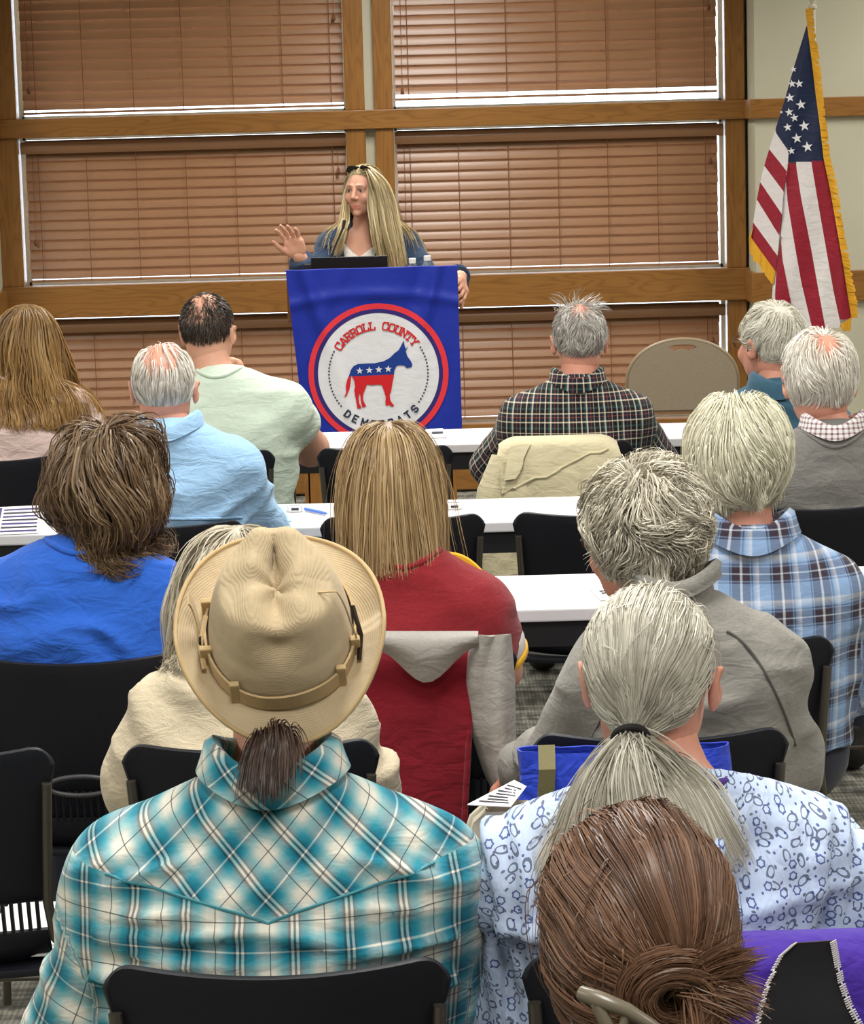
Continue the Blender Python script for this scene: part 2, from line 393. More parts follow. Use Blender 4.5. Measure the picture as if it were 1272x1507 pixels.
CL = [(324, 115), (270, 290), (225, 450), (183, 582), (214, 628), (245, 672), (240, 738)]
fsheet('canton', CL, B0, 116, 718, M['navy'], 34, 15)
fsheet('stripe', B1, B0, 712, 1418, M['fred']); fsheet('stripe', B2, B1, 718, 1455, M['fwhite']); fsheet('stripe', B3, B2, 726, 1462, M['fred'])
fsheet('stripe', FOLD, B3, 770, 1475, M['fwhite']); fsheet('stripe', FOLD, B4, 1047, 1480, M['fred'], off=0.004)
def fquad(name, a, b, c, d, mat, n=8):      # a-b left edge top/bottom, d-c right edge
    P = []
    for t in np.linspace(0, 1, 5):
        row = []
        for s in np.linspace(0, 1, n):
            x = (a[0] * (1 - s) + d[0] * s) * (1 - t) + (b[0] * (1 - s) + c[0] * s) * t; y = (a[1] * (1 - s) + d[1] * s) * (1 - t) + (b[1] * (1 - s) + c[1] * s) * t
            row.append(fp(x, y, -0.004 + 0.004 * s) - fr0)
        P.append(row)
    return MB().sheet(P[::-1], 0.0015).build(name, mat, flag, smooth=True, angle=60)
LQ = [((183, 582), (158, 662), (236, 764), (249, 668), 'fwhite'), ((158, 662), (136, 735), (222, 852), (236, 760), 'fred'), ((136, 735), (118, 808), (214, 952), (222, 850), 'fwhite'),
      ((118, 808), (103, 885), (202, 1046), (214, 950), 'fred'), ((103, 885), (87, 987), (194, 1136), (202, 1044), 'fwhite'), ((87, 987), (78, 1058), (186, 1207), (194, 1134), 'fred')]
for a, b, c, d, mt in LQ: fquad('stripe', a, b, c, d, M[mt])
fquad('stripe', (178, 1210), (170, 1325), (200, 1345), (190, 1205), M['fwhite'])
# the far half of the cloth, folded back behind
P = []
for t in np.linspace(0, 1, 24):
    y = 120 + 1330 * t; xl = min(interp(FOLD, y) - 4, 320); xr = interp(B0, y) - 6
    P.append([fl(xl + (xr - xl) * s, y, FY + 0.05 + 0.03 * math.sin(s * 7 + t * 2)) - fr0 for s in np.linspace(0, 1, 12)])
MB().sheet(P[::-1], 0.0015).build('cloth_fold', M['fwhite'], flag, smooth=True)
def fringe(inner, outer, n, off=0.003):
    rr = random.Random(5); m = MB()
    for i in range(n):
        t0 = i / n; t1 = (i + 1.9) / n
        q = lambda P, t: (np.interp(min(t, 1), np.linspace(0, 1, len(P)), [p[0] for p in P]), np.interp(min(t, 1), np.linspace(0, 1, len(P)), [p[1] for p in P]))
        a = q(inner, t0); b = q(inner, t1); j = rr.uniform(-.004, .012); c = q(outer, t1 + j); d = q(outer, t0 + j); k = rr.uniform(0.9, 1.2)
        mixp = lambda u, v: (u[0] + (v[0] - u[0]) * k, u[1] + (v[1] - u[1]) * k)
        c = mixp(b, c); d = mixp(a, d); oo = off + rr.uniform(0, .004)
        ca, cb = fp(*a, oo) - fr0, fp(*b, oo) - fr0; cc, cd = fp(*c, oo) - fr0, fp(*d, oo) - fr0
        bk = np.array([0, 0.003, 0])
        m.add([ca, cb, cc, cd, ca + bk, cb + bk, cc + bk, cd + bk], [(0, 1, 2, 3), (7, 6, 5, 4), (0, 4, 5, 1), (2, 6, 7, 3), (1, 5, 6, 2), (0, 3, 7, 4)])
    m.build('fringe', M['gold'], flag)
IN = [p for p in B0 if p[1] <= 1420]; IN = [(318, 40)] + IN
OUTF = [(346, 30), (355, 120), (375, 250), (394, 420), (411, 570), (428, 700), (462, 850), (492, 1050), (520, 1200), (546, 1330), (548, 1410)]
fringe(IN, [(OUTF[int(i * (len(OUTF) - 1) / (len(IN) - 1))]) for i in range(len(IN))], 210)
fringe([(87, 1010), (78, 1055), (186, 1204)], [(70, 1050), (74, 1125), (178, 1258)], 44)
fringe([(475, 1440), (524, 1408)], [(482, 1466), (520, 1462)], 16)
def star_pts(n=5): return [(math.sin(k * math.pi / n) * (1 if k % 2 == 0 else 0.4), math.cos(k * math.pi / n) * (1 if k % 2 == 0 else 0.4)) for k in range(2 * n)]
for x, y, r in ((266, 308, 15), (259, 372, 19), (291, 372, 20), (250, 434, 22), (299, 465, 24), (247, 498, 20), (270, 523, 20), (240, 565, 20), (314, 559, 25), (281, 614, 24), (257, 670, 18), (328, 652, 25), (212, 498, 8)):
    a = 0.15; pts = [(x, y)] + [(x + r * (u * math.cos(a) - v * math.sin(a)), y - r * (u * math.sin(a) + v * math.cos(a))) for u, v in star_pts()]
    V = [fp(px, py, 0.004) - fr0 for px, py in pts]
    MB().add(V, [(0, k + 1, (k + 1) % 10 + 1) for k in range(10)]).build('star', M['star'], flag)

# ------------------------------------------------------------------ lectern, banner
PY = 10.75
tl = at(421, 398, PY); tr = at(673, 391, PY); bl_ = at(450, 640, PY); br_ = at(680, 634, PY)
lz = (tl[2] + tr[2]) / 2
lx0, lx1 = at(452, 700, PY)[0], at(668, 700, PY)[0]; lxc = (tl[0] + tr[0]) / 2
lec = empty('lectern', (lxc, PY + 0.25, 0), label='oak lectern under the blue emblem banner', cat='lectern')
lw = (lx1 - lx0) / 2; lo = (lx0 + lx1) / 2 - lxc
MB().box((lo - lw, -0.21, 0.06), (lo + lw, -0.185, lz - 0.19)).build('front_panel', M['oak_v'], lec, bevel=0.003)
for s in (-1, 1):
    MB().box((lo + s * lw - 0.0125, -0.21, 0.06), (lo + s * lw + 0.0125, 0.2, lz - 0.19)).build('side_panel', M['oak_v'], lec, bevel=0.003)
MB().box((-0.325, -0.20, lz - 0.19), (0.325, 0.25, lz - 0.165)).build('top', M['oak_h'], lec, bevel=0.004)
MB().box((-0.33, -0.235, lz - 0.21), (0.33, -0.205, lz - 0.014)).build('front_lip', M['oak_h'], lec, bevel=0.003)
for s in (-1, 1):
    MB().box((s * .3275 - .0125, -0.205, lz - 0.21), (s * .3275 + .0125, 0.25, lz - 0.03)).build('side_lip', M['oak_d'], lec, bevel=0.003)
MB().box((lo - lw - .02, -0.24, 0), (lo + lw + .02, 0.23, 0.06)).build('base', M['oak_h'], lec, bevel=0.004)
MB().box((lo - lw, -0.18, 0.62), (lo + lw, 0.2, 0.64)).build('shelf', M['oak_h'], lec)
bo = np.array([lxc, PY, 0.0])
BZ0 = 0.47
def cloth(px, py, off=0.0):
    """photo pixel on the banner -> point on the softly folded cloth"""
    p = at(px, py, PY); u = (p[0] - lxc); v = (lz - p[2])
    e = max(0.0, 1 - ((px - 557) ** 2 + (py - 549) ** 2) / 112 ** 2) ** 0.5
    k = 1 - 0.85 * e
    y = -0.012 * math.sin((u + 0.05) * 17 + 3 * v) * k - 0.022 * k * math.exp(-((u - 0.26 + 0.25 * v) / 0.022) ** 2) - 0.022 * k * math.exp(-((u + 0.27 - 0.3 * v) / 0.025) ** 2) + 0.010 * k * math.exp(-((u - 0.2 + 0.30 * v) / 0.03) ** 2) * math.exp(-v / .4) \
        - 0.010 * k * math.exp(-((v - 0.10 - 0.35 * u * u) / 0.02) ** 2) - 0.01 * k * math.exp(-((u + 0.1 + 0.5 * v) / 0.03) ** 2) * math.exp(-v / .2)
    return np.array([p[0], PY + y - 0.012 - off, p[2]]) - bo
M['royal'] = fabric('royal_blue_satin', (28, 48, 158), 0.5, 0.05, bump=0.1, sheen=0.0, wr=0.06)
M['bred'] = fabric('print_red', (226, 52, 62), 0.7, 0.04, bump=0.1); M['bnavy'] = fabric('print_navy', (46, 34, 112), 0.7, 0.04, bump=0.1); M['bwhite'] = fabric('print_white', (224, 224, 228), 0.7, 0.02, bump=0.1, wr=0.1)
M['dred'] = fabric('donkey_red', (206, 26, 34), 0.7, 0.04, bump=0.1); M['dblue'] = fabric('donkey_blue', (16, 56, 140), 0.7, 0.04, bump=0.1); M['dark'] = fabric('print_slate', (38, 48, 72), 0.7, 0.04, bump=0.1)
ban = empty('banner', bo, label='royal blue cloth banner with a round donkey emblem on the lectern front', cat='banner')
rows, cols = 60, 60; P = []
for t in np.linspace(0, 1, rows):
    row = []
    for s in np.linspace(0, 1, cols):
        y0 = 398 - 7 * s; y1 = 662 - 6 * s; x0 = 421 + 31 * t; x1 = 673 + 8 * t
        row.append(cloth(x0 + (x1 - x0) * s, y0 + (y1 - y0) * t))
    P.append(row)
fc = MB().sheet(P[::-1], 0.002).build('cloth', M['royal'], ban, smooth=True, angle=60)
g = []
for t in np.linspace(0, 1, 8):
    g.append([P[0][j] * np.array([1, 0, 1]) + np.array([0, P[0][j][1] * (1 - t) + 0.055 * t, 0.003 * math.sin(t * 3.1) - 0.004 * t]) for j in range(cols)])
MB().sheet(g, 0.002).build('cloth_top', M['royal'], ban, smooth=True)
k1 = 1 / 4.386
def ec(cx, cy, off): return cloth(410 + cx * k1, 380 + cy * k1, off)
def polar(name, r0, r1, mat, off):
    n, m = 96, max(2, int((r1 - r0) / 30) + 1); P = []
    for i in range(m):
        r = r0 + (r1 - r0) * i / (m - 1); P.append([ec(646 + r * math.sin(a), 741 - r * math.cos(a), off) for a in np.linspace(0, 2 * math.pi, n + 1)])
    MB().sheet(P[::-1]).build(name, mat, ban, smooth=True)
polar('emblem_disc', 2, 392, M['bwhite'], 0.003); polar('navy_ring', 390, 418, M['bnavy'], 0.004); polar('red_ring', 416, 452, M['bred'], 0.004)
def flatpoly(name, pts, mat, off):
    tess = geometry.tessellate_polygon([[Vector((x, y, 0)) for x, y in pts]])
    bm = bmesh.new(); vs = [bm.verts.new((x, y, 0)) for x, y in pts]
    for t in tess:
        try: bm.faces.new([vs[i] for i in t])
        except ValueError: pass
    for _ in range(5):
        ed = [e for e in bm.edges if e.calc_length() > 26]
        if not ed: break
        bmesh.ops.subdivide_edges(bm, edges=ed, cuts=1); bmesh.ops.triangulate(bm, faces=bm.faces)
    for v in bm.verts: v.co = ec(v.co.x, v.co.y, off)
    bmesh.ops.recalc_face_normals(bm, faces=bm.faces)
    me = bpy.data.meshes.new(name); bm.to_mesh(me); bm.free(); return link(name, me, mat, ban)
ass = [(808, 530), (814, 560), (822, 584), (838, 563), (822, 598), (832, 630), (856, 664), (865, 686), (857, 700), (828, 706), (814, 690), (782, 686), (762, 692), (748, 722), (745, 760), (738, 790), (735, 812), (729, 850), (718, 880), (723, 915), (735, 935), (746, 945), (741, 955), (722, 950), (710, 938), (706, 950), (696, 948), (690, 930), (693, 890), (681, 850), (668, 815), (640, 812), (600, 816), (572, 812), (561, 840), (550, 870), (546, 900), (553, 925), (567, 950), (560, 957), (542, 958), (535, 930), (529, 882), (524, 862), (518, 900), (523, 935), (536, 960), (528, 968), (510, 965), (505, 930), (495, 880), (490, 850), (495, 820), (490, 790), (480, 765), (471, 752), (468, 790), (460, 840), (442, 882), (425, 896), (438, 860), (435, 820), (445, 780), (460, 745), (468, 718), (485, 694), (512, 680), (560, 677), (620, 675), (680, 662), (720, 640), (750, 610), (775, 592), (788, 570)]
def clip(poly, keep_above):
    ln = lambda p: (760 - 12 * (p[0] - 465) / 280) - p[1]
    out = []
    for a, b in zip(poly, poly[1:] + poly[:1]):
        da, db = ln(a), ln(b)
        if not keep_above: da, db = -da, -db
        if da >= 0: out.append(a)
        if (da >= 0) != (db >= 0):
            t = da / (da - db); out.append((a[0] + (b[0] - a[0]) * t, a[1] + (b[1] - a[1]) * t))
    return out
flatpoly('donkey_upper', clip(ass, True), M['dblue'], 0.0065); flatpoly('donkey_lower', clip(ass, False), M['dred'], 0.0065)
for x, y in ((525, 724), (587, 720), (648, 716), (709, 712)):
    flatpoly('emblem_star', [(x + 24 * u, y - 24 * v) for u, v in star_pts()], M['bwhite'], 0.009)
for a0, a1 in ((-64, -131), (58, 125)):
    for i in range(18):
        a = math.radians(a0 + (a1 - a0) * i / 17); x, y = 646 + 319 * math.sin(a), 741 - 319 * math.cos(a)
        flatpoly('emblem_dot', [(x + 6 * math.cos(q), y + 6 * math.sin(q)) for q in np.linspace(0, 2 * math.pi, 9)[:-1]], M['dark'], 0.006)
T_ = 0.21
GL = {'C': ([(.72, .68), (.72, .88), (.58, 1), (.14, 1), (0, .86), (0, .14), (.14, 0), (.58, 0), (.72, .12), (.72, .32)], [(.72, .75, .72, 1.06)]),
      'A': ([(.02, 0), (.34, 1), (.42, 1), (.74, 0)], [(-.1, 0, .2, 0), (.56, 0, .88, 0), (.16, .32, .6, .32)]),
      'R': ([(.08, 0), (.08, 1), (.56, 1), (.7, .88), (.7, .62), (.56, .5), (.1, .5)], [(.42, .5, .68, .0), (-.08, 0, .26, 0), (.58, 0, .84, 0), (-.08, 1, .2, 1)]),
      'O': ([(.14, 0), (.58, 0), (.72, .14), (.72, .86), (.58, 1), (.14, 1), (0, .86), (0, .14), (.14, 0)], []),
      'L': ([(.1, 1), (.1, 0), (.7, 0), (.7, .3)], [(-.08, 1, .3, 1), (-.08, 0, .2, 0)]),
      'U': ([(.04, 1), (.04, .14), (.18, 0), (.54, 0), (.68, .14), (.68, 1)], [(-.12, 1, .22, 1), (.52, 1, .86, 1)]),
      'N': ([(.04, 0), (.04, 1), (.68, 0), (.68, 1)], [(-.12, 0, .2, 0), (.54, 1, .86, 1), (-.12, 1, .1, 1)]),
      'T': ([(.36, 0), (.36, 1)], [(-.04, 1, .76, 1), (.18, 0, .54, 0), (-.02, 1, -.02, .72), (.74, 1, .74, .72)]),
      'Y': ([(.02, 1), (.37, .48), (.72, 1)], [(.37, .5, .37, 0), (-.12, 1, .18, 1), (.56, 1, .86, 1), (.2, 0, .54, 0)]),
      'D': ([(0, 0), (0, 1), (.4, 1), (.66, .78), (.66, .22), (.4, 0), (0, 0)], []), 'E': ([(.62, 1), (0, 1), (0, 0), (.62, 0)], [(0, .5, .5, .5)]),
      'M': ([(0, 0), (0, 1), (.4, .3), (.8, 1), (.8, 0)], []), 'S': ([(.64, .84), (.5, 1), (.14, 1), (0, .86), (0, .64), (.12, .53), (.52, .47), (.64, .36), (.64, .14), (.5, 0), (.14, 0), (0, .16)], []),
      'c': ([(.68, .8), (.52, 1), (.16, 1), (0, .84), (0, .16), (.16, 0), (.52, 0), (.68, .2)], []), 'o': ([(.18, 0), (.56, 0), (.74, .2), (.74, .8), (.56, 1), (.18, 1), (0, .8), (0, .2), (.18, 0)], []),
      'a': ([(0, 0), (.36, 1), (.72, 0)], [(.14, .3, .58, .3)]), 'r': ([(0, 0), (0, 1), (.46, 1), (.6, .88), (.6, .62), (.46, .5), (0, .5)], [(.34, .5, .62, 0)]), 't': ([(.34, 0), (.34, 1)], [(-.02, 1, .7, 1)])}
def lettering(text, r, a_mid, spread, h, mat, bottom=False, t=T_, part='letter'):
    n = len(text)
    for i, ch in enumerate(text):
        if ch == ' ': continue
        a = math.radians(a_mid + spread * (i / (n - 1) - 0.5) * 2); poly, extra = GL[ch]
        segs = [(*p, *q) for p, q in zip(poly, poly[1:])] + list(extra); m = MB()
        for j, (x0, y0, x1, y1) in enumerate(segs):
            d = np.array([x1 - x0, y1 - y0], float); L = np.linalg.norm(d)
            if L < 1e-6: continue
            d /= L; nn = np.array([-d[1], d[0]]) * t / 2; a0 = np.array([x0, y0]) - d * t * 0.42; b0 = np.array([x1, y1]) + d * t * 0.42
            Q = []
            for q in (a0 - nn, b0 - nn, b0 + nn, a0 + nn):
                lx, ly = (q[0] - 0.36) * h, (q[1] - 0.5) * h
                if not bottom: X, Y = 646 + (r + ly) * math.sin(a) + lx * math.cos(a), 741 - (r + ly) * math.cos(a) + lx * math.sin(a)
                else: X, Y = 646 + (r - ly) * math.sin(a) + lx * math.cos(a), 741 + (r - ly) * math.cos(a) - lx * math.sin(a)
                Q.append(ec(X, Y, 0.006 + 0.0002 * j))
            m.add(Q, [(0, 1, 2, 3)])
        m.build(part, mat, ban)
lettering('CARROLL COUNTY', 308, -3.5, 52, 46, M['dred'], t=.20)
lettering('DEMocraTS'.replace('T', 't'), 327, 4.5, 41.5, 42, M['dark'], True, 0.24)
# ------------------------------------------------------------------ distance-field modelling for bodies and clothes
def vn(P, seed=0):
    """smooth value noise in -1..1 on (n,3) points"""
    P = np.asarray(P, np.float64); I = np.floor(P).astype(np.int64); f = P - I; f = f * f * (3 - 2 * f); out = 0
    for dx in (0, 1):
        wx = f[:, 0] if dx else 1 - f[:, 0]
        for dy in (0, 1):
            wy = f[:, 1] if dy else 1 - f[:, 1]
            for dz in (0, 1):
                wz = f[:, 2] if dz else 1 - f[:, 2]
                h = ((I[:, 0] + dx) * 374761393 + (I[:, 1] + dy) * 668265263 + (I[:, 2] + dz) * 2147483647 + seed * 974634777) & 0xffffffff
                h = ((h ^ (h >> 13)) * 1274126177) & 0xffffffff; h = h ^ (h >> 16)
                out = out + wx * wy * wz * (h / 4294967295.0 * 2 - 1)
    return out
def E_(c, r, R=None): return ("e", np.array(c, np.float32), np.array(r, np.float32), R)
def C_(a, b, ra, rb=None): return ('c', np.array(a, np.float32), np.array(b, np.float32), ra, ra if rb is None else rb)
def prim(q, P, inf=0.0):
    if q[0] == 'e':
        d = P - q[1]
        if q[3] is not None: d = d @ q[3].astype(np.float32)
        r = q[2] + inf; k0 = np.sqrt(((d / r) ** 2).sum(1)) + 1e-9; k1 = np.sqrt(((d / (r * r)) ** 2).sum(1)) + 1e-9
        return k0 * (k0 - 1) / k1
    ba = q[2] - q[1]; pa = P - q[1]; h = np.clip(pa @ ba / (ba @ ba), 0, 1)
    return np.sqrt(((pa - h[:, None] * ba) ** 2).sum(1)) - (q[3] + (q[4] - q[3]) * h) - inf
def smin(a, b, k):
    h = np.clip(0.5 + 0.5 * (b - a) / k, 0, 1); return b * (1 - h) + a * h - k * h * (1 - h)
def blend(prims, P, k=0.04, inf=0.0):
    d = None
    for q in prims:
        e = prim(q, P, inf); d = e if d is None else smin(d, e, k)
    return d
def surf(f, lo, hi, h, proj=1):
    """naive surface nets of f over the box"""
    lo = np.array(lo, np.float32); hi = np.array(hi, np.float32); n = np.ceil((hi - lo) / h).astype(int) + 1
    ax = [lo[i] + h * np.arange(n[i], dtype=np.float32) for i in range(3)]
    G = np.stack(np.meshgrid(*ax, indexing='ij'), -1).reshape(-1, 3); v = f(G).reshape(n).astype(np.float32); ins = v < 0
    c = [ins[i:n[0] - 1 + i, j:n[1] - 1 + j, k:n[2] - 1 + k] for i in (0, 1) for j in (0, 1) for k in (0, 1)]
    s = sum(x.astype(np.int8) for x in c); act = (s > 0) & (s < 8); idx = -np.ones(act.shape, np.int64); cells = np.argwhere(act); idx[act] = np.arange(len(cells))
    acc = np.zeros((len(cells), 3)); cnt = np.zeros(len(cells)); off = [(i, j, k) for i in (0, 1) for j in (0, 1) for k in (0, 1)]
    for a in range(8):
        for b in range(a + 1, 8):
            d = np.abs(np.array(off[a]) - off[b])
            if d.sum() != 1: continue
            va = v[tuple((cells + off[a]).T)]; vb = v[tuple((cells + off[b]).T)]; m = (va < 0) != (vb < 0)
            t = np.where(m, va / (va - vb + 1e-12), 0)[:, None]; p = np.array(off[a]) + t * (np.array(off[b]) - np.array(off[a]))
            acc += np.where(m[:, None], p, 0); cnt += m
    V = lo + h * (cells + acc / cnt[:, None]); Q = []
    for a in range(3):
        sl0 = [slice(None)] * 3; sl1 = [slice(None)] * 3; sl0[a] = slice(0, n[a] - 1); sl1[a] = slice(1, n[a])
        i0, i1 = ins[tuple(sl0)], ins[tuple(sl1)]; E = np.argwhere(i0 != i1); b, cc = (a + 1) % 3, (a + 2) % 3
        E = E[(E[:, b] > 0) & (E[:, cc] > 0) & (E[:, b] < n[b] - 1) & (E[:, cc] < n[cc] - 1)]
        flip = i0[tuple(E.T)]
        q = []
        for db, dc in ((-1, -1), (0, -1), (0, 0), (-1, 0)):
            e = E.copy(); e[:, b] += db; e[:, cc] += dc; q.append(idx[tuple(e.T)])
        q = np.stack(q, 1); q[~flip] = q[~flip][:, ::-1]; Q.append(q)
    F = np.concatenate(Q); F = F[(F >= 0).all(1)]
    V = V.astype(np.float32)
    for _ in range(proj):
        g = gradf(f, V); V = V - np.clip(f(V), -h, h)[:, None] * g
    return V, F
def gradf(f, P, e=0.003):
    g = np.stack([f(P + np.eye(3, dtype=np.float32)[i] * e) - f(P - np.eye(3, dtype=np.float32)[i] * e) for i in range(3)], 1)
    return g / (np.linalg.norm(g, axis=1, keepdims=True) + 1e-9)
def rotm(yaw=0, pitch=0, roll=0):
    """yaw about z (left +), pitch about x (up +), roll about y"""
    return np.array(Matrix.Rotation(math.radians(yaw), 3, 'Z') @ Matrix.Rotation(math.radians(pitch), 3, 'X') @ Matrix.Rotation(math.radians(roll), 3, 'Y'))
def vnormal(V, F):
    n = np.cross(V[F[:, 2]] - V[F[:, 0]], V[F[:, 3]] - V[F[:, 1]]); N = np.zeros_like(V)
    for i in range(4): np.add.at(N, F[:, i], n)
    return N / (np.linalg.norm(N, axis=1, keepdims=True) + 1e-12)
# ---- skin with painted-on natural colour only (lips, brows, eyes)
def skinmat(name, rgb):
    g = NT(name); a = g.n('Attribute', attribute_name='tint').outputs['Color']; nz = g.noise(28, g.obj(), 4); c = srgb(*rgb)
    d = tuple(x * f for x, f in zip(c[:3], (0.9, 0.8, 0.78))) + (1,)
    col = g.mix(nz, d, c); col = g.mix(1.0, col, a, 'MULTIPLY')
    return g.done(col, 0.5, 0, 0.4, g.bump(g.noise(240, g.obj(), 2), 0.08, 0.002))
SK = {'fair': skinmat('skin_fair', (222, 170, 143)), 'pink': skinmat('skin_pink', (218, 156, 132)), 'tan': skinmat('skin_tan', (204, 148, 118))}
def head_mesh(R, C, s=1.0, h=0.0055, face=False, ears=True):
    HP = [E_((0, -.012, .022), (.0745, .0945, .088)), E_((0, .034, -.022), (.060, .060, .084)), E_((0, .034, -.068), (.052, .052, .046)), E_((0, -.03, -.06), (.058, .056, .06))]
    def f(P):
        d = blend(HP, P, 0.03)
        d = smin(d, prim(E_((0, .078, -.104), (.020, .018, .015)), P), .016)              # chin
        for sx in (-1, 1):
            d = smin(d, prim(C_((sx * .014, .091, .020), (sx * .044, .080, .017), .007, .006), P), .012)      # brow
            d = smin(d, prim(E_((sx * .040, .074, -.034), (.020, .018, .020)), P), .02)      # cheek
            d = -smin(-d, prim(E_((sx * .030, .099, .000), (.017, .012, .010)), P), .010)    # socket
            d = np.minimum(d, prim(E_((sx * .030, .0805, .000), (.0125, .0125, .0125)), P))   # eyeball
            d = smin(d, prim(C_((sx * .017, .0935, .0085), (sx * .043, .086, .0065), .0038, .003), P), .004)   # lid
            Re = rotm(sx * -18, 0, sx * 10); ear = prim(E_((sx * (.083 if ears else .071), -.010, -.014), (.0075, .019, .032), Re), P)
            ear = -smin(-ear, prim(E_((sx * .090, -.007, -.010), (.007, .010, .019), Re), P), .006)
            d = smin(d, ear if ears else ear + .006, .008)
        d = smin(d, prim(C_((0, .094, .006), (0, .110, -.030), .0075, .0105), P), .010)       # nose
        for sx in (-1, 1): d = smin(d, prim(E_((sx * .0105, .101, -.035), (.0085, .0095, .0075)), P), .006)
        d = smin(d, prim(C_((-.017, .0865, -.0665), (.017, .0865, -.0665), .0055), P), .006)   # upper lip
        d = smin(d, prim(C_((-.014, .0855, -.0775), (.014, .0855, -.0775), .0065), P), .006)  # lower lip
        d = -smin(-d, prim(C_((-.020, .096, -.0715), (.020, .096, -.0715), .0028), P), .002)
        return d
    V, F = surf(f, (-.10, -.125, -.135), (.10, .135, .125), h)
    tint = np.ones((len(V), 4), np.float32)
    x, y, z = V[:, 0], V[:, 1], V[:, 2]; fr = y > 0.06
    lip = np.exp(-((x / .022) ** 4 + ((z + .0722) / .0105) ** 4)) * fr; tint[:, :3] *= 1 - lip[:, None] * np.array([.12, .45, .40])
    ck = np.exp(-(((np.abs(x) - .042) / .02) ** 2 + ((z + .035) / .022) ** 2)) * fr; tint[:, :3] *= 1 - ck[:, None] * np.array([.0, .13, .12])
    br = np.exp(-(((np.abs(x) - .031) / .019) ** 4 + ((z - .0205 - .10 * (.03 - np.abs(np.abs(x) - .034))) / .0058) ** 2)) * fr
    tint[:, :3] *= 1 - br[:, None] * np.array([.68, .74, .76])
    er = ((x / .030) ** 2 > 0)
    eye = (np.sqrt((np.abs(x) - .030) ** 2 + (y - .0805) ** 2 + z ** 2) < .0140) & (y > .087) & (np.abs(z) < .0068)
    tint[eye, :3] = (1.0, 1.35, 1.5); iris = eye & (np.sqrt((np.abs(x) - .030) ** 2 + z ** 2) < .0062); tint[iris, :3] = (.10, .12, .14)
    rim = (np.abs(z - .0085) < .0036) & (np.abs(np.abs(x) - .030) < .014) & (y > .083); tint[rim, :3] *= .38
    return (C + (V * s) @ R.T).astype(np.float32), F, tint
def hand_mesh(wrist, d, back, side, curl=(20, 25, 20), spread=6, s=1.0, thumb_out=35, h=0.0056):
    """wrist point, finger direction d, back-of-hand direction, side=+1 when the thumb lies on +cross(back,d)"""
    d = np.array(d, float); d = d / np.linalg.norm(d); back = np.array(back, float); back = back - d * (back @ d); back = back / np.linalg.norm(back); lat = np.cross(back, d) * side
    B = np.stack([d, lat, back], 1)            # local x fingers, y thumb side, z back
    pr = [C_((0, 0, 0), (.03, 0, 0), .022, .024), E_((.052, .0, 0), (.046, .038, .0145)), C_((.03, .02, -.004), (.075, .028, 0), .013), C_((.03, -.018, -.004), (.07, -.03, 0), .013)]
    fing = []
    for k, (y, L, a) in enumerate(((.029, .072, 1.2), (.010, .080, .2), (-.010, .074, -.6), (-.029, .058, -1.6))):
        p = np.array([.086 - .004 * abs(k - 1), y, 0.0]); ang = 0; seg = [L * .46, L * .30, L * .24]; r = [.0088, .0080, .0072, .0062]; az = math.radians(a * spread)
        for j in range(3):
            ang += math.radians(curl[j] * (1 + .12 * k)); q = p + seg[j] * np.array([math.cos(ang) * math.cos(az), math.cos(ang) * math.sin(az), -math.sin(ang)]); fing.append(C_(p, q, r[j], r[j + 1])); p = q
    p = np.array([.026, .026, -.006]); az = math.radians(thumb_out); th = []
    for j, (L, r0, r1) in enumerate(((.038, .0125, .0105), (.030, .0105, .0092), (.024, .0092, .0075))):
        q = p + L * np.array([math.cos(az), math.sin(az), -.35]); th.append(C_(p, q, r0, r1)); p = q; az -= math.radians(12)
    def f(P):
        e = blend(pr, P, .018)
        g = None
        for i in range(4):
            t = blend(fing[3 * i:3 * i + 3], P, .004); e = smin(e, t, .005)
        return smin(e, blend(th, P, .006), .01)
    V, F = surf(f, (-.03, -.07, -.11), (.19, .11, .05), h / s)
    return (np.array(wrist) + (V * s) @ B.T).astype(np.float32), F
# ---- hair: many tapered ribbons grown from the scalp
def hairmat(name, rough=0.42):
    g = NT(name); a = g.n('Attribute', attribute_name='tint').outputs['Color']
    g.b.inputs['Anisotropic'].default_value = 0.5
    return g.done(a, rough, 0, 0.35)
M['hair'] = hairmat('hair_strands')
def hairline(d, back=-.62, front=.62, side=-.12):
    zmin = np.interp(d[:, 1], [-1, -.55, -.05, .3, .6, 1], [back, back, side, .30, front * .92, front]); return np.clip((d[:, 2] - zmin) * 12 + .5, 0, 1)
def pal(cols, t, u):
    cols = np.array([srgb(*c)[:3] for c in cols]); x = np.clip(t, 0, .9999) * (len(cols) - 1); i = x.astype(int); f = (x - i)[:, None]; return (cols[i] * (1 - f) + cols[np.minimum(i + 1, len(cols) - 1)] * f) * (1 + .16 * (u[:, None] - .5))
SCALP_C = np.array([0, -.012, .022]); SCALP_R = np.array([.0755, .0955, .089])
